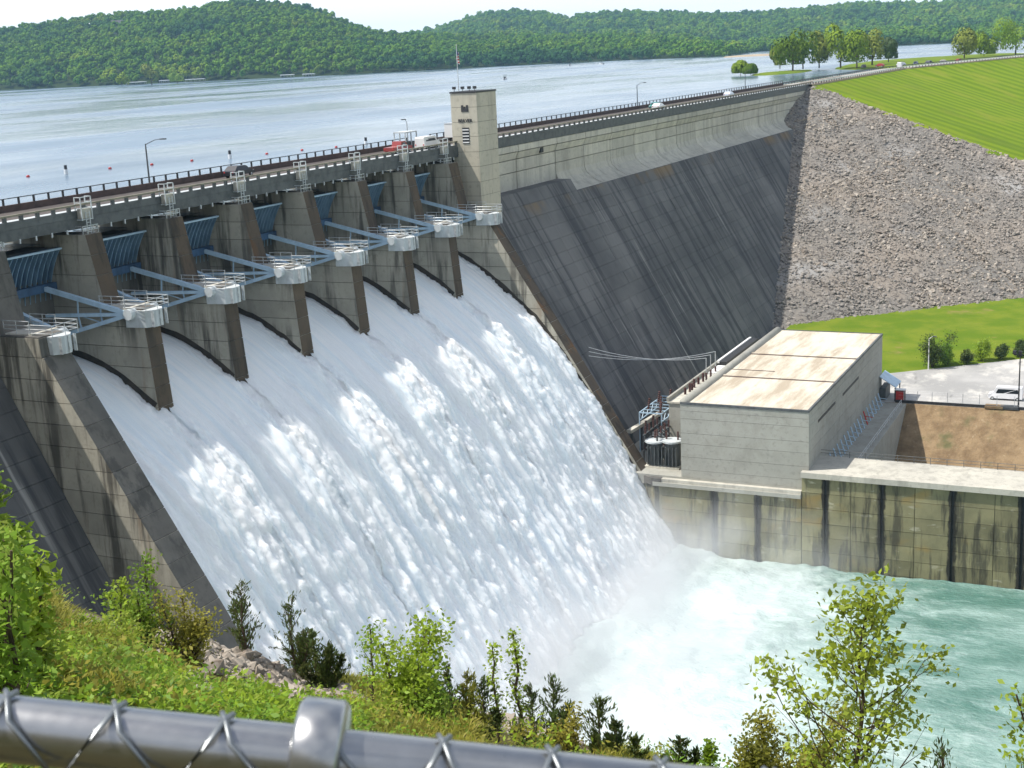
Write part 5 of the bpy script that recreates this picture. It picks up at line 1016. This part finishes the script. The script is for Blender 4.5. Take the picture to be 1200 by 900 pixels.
# shrubs in the yard meadow
def yard_shrub(px, pyb, pyt, wpx, label, seed, mat='leaf_mid'):
    q = on(px, pyb, 2, PB+.1); dep = float((q-CAM)@CF); H = (pyb-pyt)/FPX*dep; t = empty('meadow_shrub', tuple(q), 0, label, 'shrub', 'shrubs at the meadow edge'); tr, V, F = branchy(seed, H, wpx/FPX*dep/H*.42, 16, .34, 12, .06, (15, 60), .2, .02, .7, 4); tr.build('stems', M['bark'], t); link('crown', np_mesh('crown', V, F, M[mat]), t)
yard_shrub(1092, 430, 392, 22, 'dark shrub right behind the white lamp post', 501, 'leaf_cedar'); yard_shrub(1110, 428, 402, 22, 'green shrub right of the white lamp post', 502); yard_shrub(1150, 423, 400, 26, 'bright green bushy shrub in the middle of the hedge line', 503, 'leaf_bright'); yard_shrub(1132, 426, 411, 22, 'low dark shrub between the two green shrubs', 504, 'leaf_cedar'); yard_shrub(1172, 421, 405, 22, 'low dark shrub near the picture edge', 505, 'leaf_cedar'); yard_shrub(1194, 418, 400, 20, 'dark shrub at the right picture edge', 506, 'leaf_cedar')

# ================================================================== CHAIN LINK FENCE IN FRONT
FD = .93; fpt = lambda px, py, d=FD: CAM+ray(px, py)*d
r0, r1 = fpt(0, 853), fpt(730, 928); e1 = (r1-r0)/np.linalg.norm(r1-r0); RR = .0222; mm = FPX/FD
cl = empty('chain_link_fence', tuple(r0), label='galvanised chain link fence with a shiny top rail in the foreground', cat='fence')
mg = Mat('galvanised_pipe', .28, .9); mg.color(mg.mix((.46, .465, .47), (.34, .345, .35), mg.noise((60, 60, 60), 4, .6))); mg.l.new(mg.math('ADD', mg.math('MULTIPLY', mg.noise((90, 90, 90), 4), .12), .24), mg.b.inputs['Roughness'])
mw = Mat('galvanised_wire', .4, .85); mw.color((.26, .28, .29))
MB().tube([tuple(-e1*1.6), tuple(e1*0), tuple(e1*1.6)], RR, 32).build('top_rail', mg.m, cl, True)
c0 = (375/FPX*FD)/abs(float(e1@CR)); cc = e1*c0
ring = MB(); W_ = .016; prof_ = [(-W_, .024), (-W_, .0345), (-W_*.8, .0375), (W_*.8, .0375), (W_, .0345), (W_, .024)]
ring.tube([tuple(cc+e1*a*1.0+np.array([0, 0, .004])) for a, b in prof_], [b for a, b in prof_], 28, False).build('post_cap_loop', mg.m, cl, True)
MB().tube([tuple(cc+np.array([0, 0, -.034])), tuple(cc+np.array([0, 0, -1.75]))], .030, 20).build('post', mg.m, cl, True)
nrm = np.cross(e1, np.array([0, 0, 1.])); nrm /= np.linalg.norm(nrm); nrm = nrm if nrm@CF < 0 else -nrm
pitch = .0725; x00 = (17/FPX*FD); off = nrm*(RR+.004)
for k in range(-8, 16):
    bx = x00+k*pitch
    for sgn in (-1, 1):
        pts = []; up = np.array([0, 0, RR+.0035])
        pts.append(e1*(bx-sgn*.004)+up-nrm*.004); pts.append(e1*bx+up+nrm*.004)
        pts.append(e1*(bx+sgn*pitch*.10)+up*.75+off*.9)
        for j in range(1, 30):
            h_ = (pitch/2)*j; xo = pitch/2 if j % 2 else 0; zz_ = np.array([0, 0, RR-h_*1.02]); dep = off+nrm*(.0022*sgn*(1 if j % 2 else -1))
            pts.append(e1*(bx+sgn*(xo-.003 if j % 2 else xo+.003))+zz_+dep)
        MB().tube([tuple(p) for p in pts], .0021, 6).build('wire', mw.m, cl, True)

# ================================================================== AIR
hz = MB().box(-1200, 9400, -2900, 9400, -9, 330).mesh('haze', None); hm = bpy.data.materials.new('haze_air'); hm.use_nodes = True; hn = hm.node_tree.nodes; hn.clear()
pv = hn.new('ShaderNodeVolumePrincipled'); pv.inputs['Color'].default_value = (.45, .74, 1, 1); pv.inputs['Density'].default_value = .00006; pv.inputs['Anisotropy'].default_value = .2; ho = hn.new('ShaderNodeOutputMaterial'); hm.node_tree.links.new(pv.outputs[0], ho.inputs['Volume'])
hz.materials.append(hm); tag(link('haze', hz), kind='stuff')
# spray hanging over the foot of the spillway
mz = MB().box(-2, 99, -80, -20, .3, 19).mesh('mist', None); mm_ = bpy.data.materials.new('spray_mist'); mm_.use_nodes = True; t_ = mm_.node_tree; n_ = t_.nodes; n_.clear()
ge = n_.new('ShaderNodeNewGeometry'); sp_ = n_.new('ShaderNodeSeparateXYZ'); t_.links.new(ge.outputs['Position'], sp_.inputs[0])
def mr(v, a, b, lo, hi):
    r_ = n_.new('ShaderNodeMapRange'); r_.interpolation_type = 'SMOOTHSTEP'; r_.inputs['From Min'].default_value = a; r_.inputs['From Max'].default_value = b; r_.inputs['To Min'].default_value = lo; r_.inputs['To Max'].default_value = hi; t_.links.new(v, r_.inputs['Value']); return r_.outputs[0]
def mul(a, b):
    r_ = n_.new('ShaderNodeMath'); r_.operation = 'MULTIPLY'
    for i_, v in enumerate((a, b)):
        if isinstance(v, float): r_.inputs[i_].default_value = v
        else: t_.links.new(v, r_.inputs[i_])
    return r_.outputs[0]
no = n_.new('ShaderNodeTexNoise'); no.inputs['Scale'].default_value = .11; no.inputs['Detail'].default_value = 3; t_.links.new(ge.outputs['Position'], no.inputs['Vector'])
den = mul(mul(mr(sp_.outputs[2], 1., 18., 1., 0.), mr(no.outputs['Fac'], .38, .7, 0., 1.)), mul(mr(sp_.outputs[1], -80., -48., 0., 1.), mr(sp_.outputs[0], 90., 98.5, 1., .35)))
pv2 = n_.new('ShaderNodeVolumePrincipled'); pv2.inputs['Color'].default_value = (.95, .97, 1, 1); foot = mul(mul(mr(sp_.outputs[1], -52., -42., 0., 1.), mr(sp_.outputs[1], -40., -31., 1., 0.)), mul(mr(sp_.outputs[2], .5, 8., 1., 0.), mr(no.outputs['Fac'], .3, .62, .15, 1.)))
su_ = n_.new('ShaderNodeMath'); su_.operation = 'ADD'; t_.links.new(mul(den, .11), su_.inputs[0]); t_.links.new(mul(foot, .34), su_.inputs[1]); t_.links.new(su_.outputs[0], pv2.inputs['Density']); mo = n_.new('ShaderNodeOutputMaterial'); t_.links.new(pv2.outputs[0], mo.inputs['Volume'])
mz.materials.append(mm_); tag(link('mist', mz), 'white spray mist over the spillway foot', kind='stuff')
scn.cycles.volume_step_rate = 4.0; scn.cycles.volume_max_steps = 40
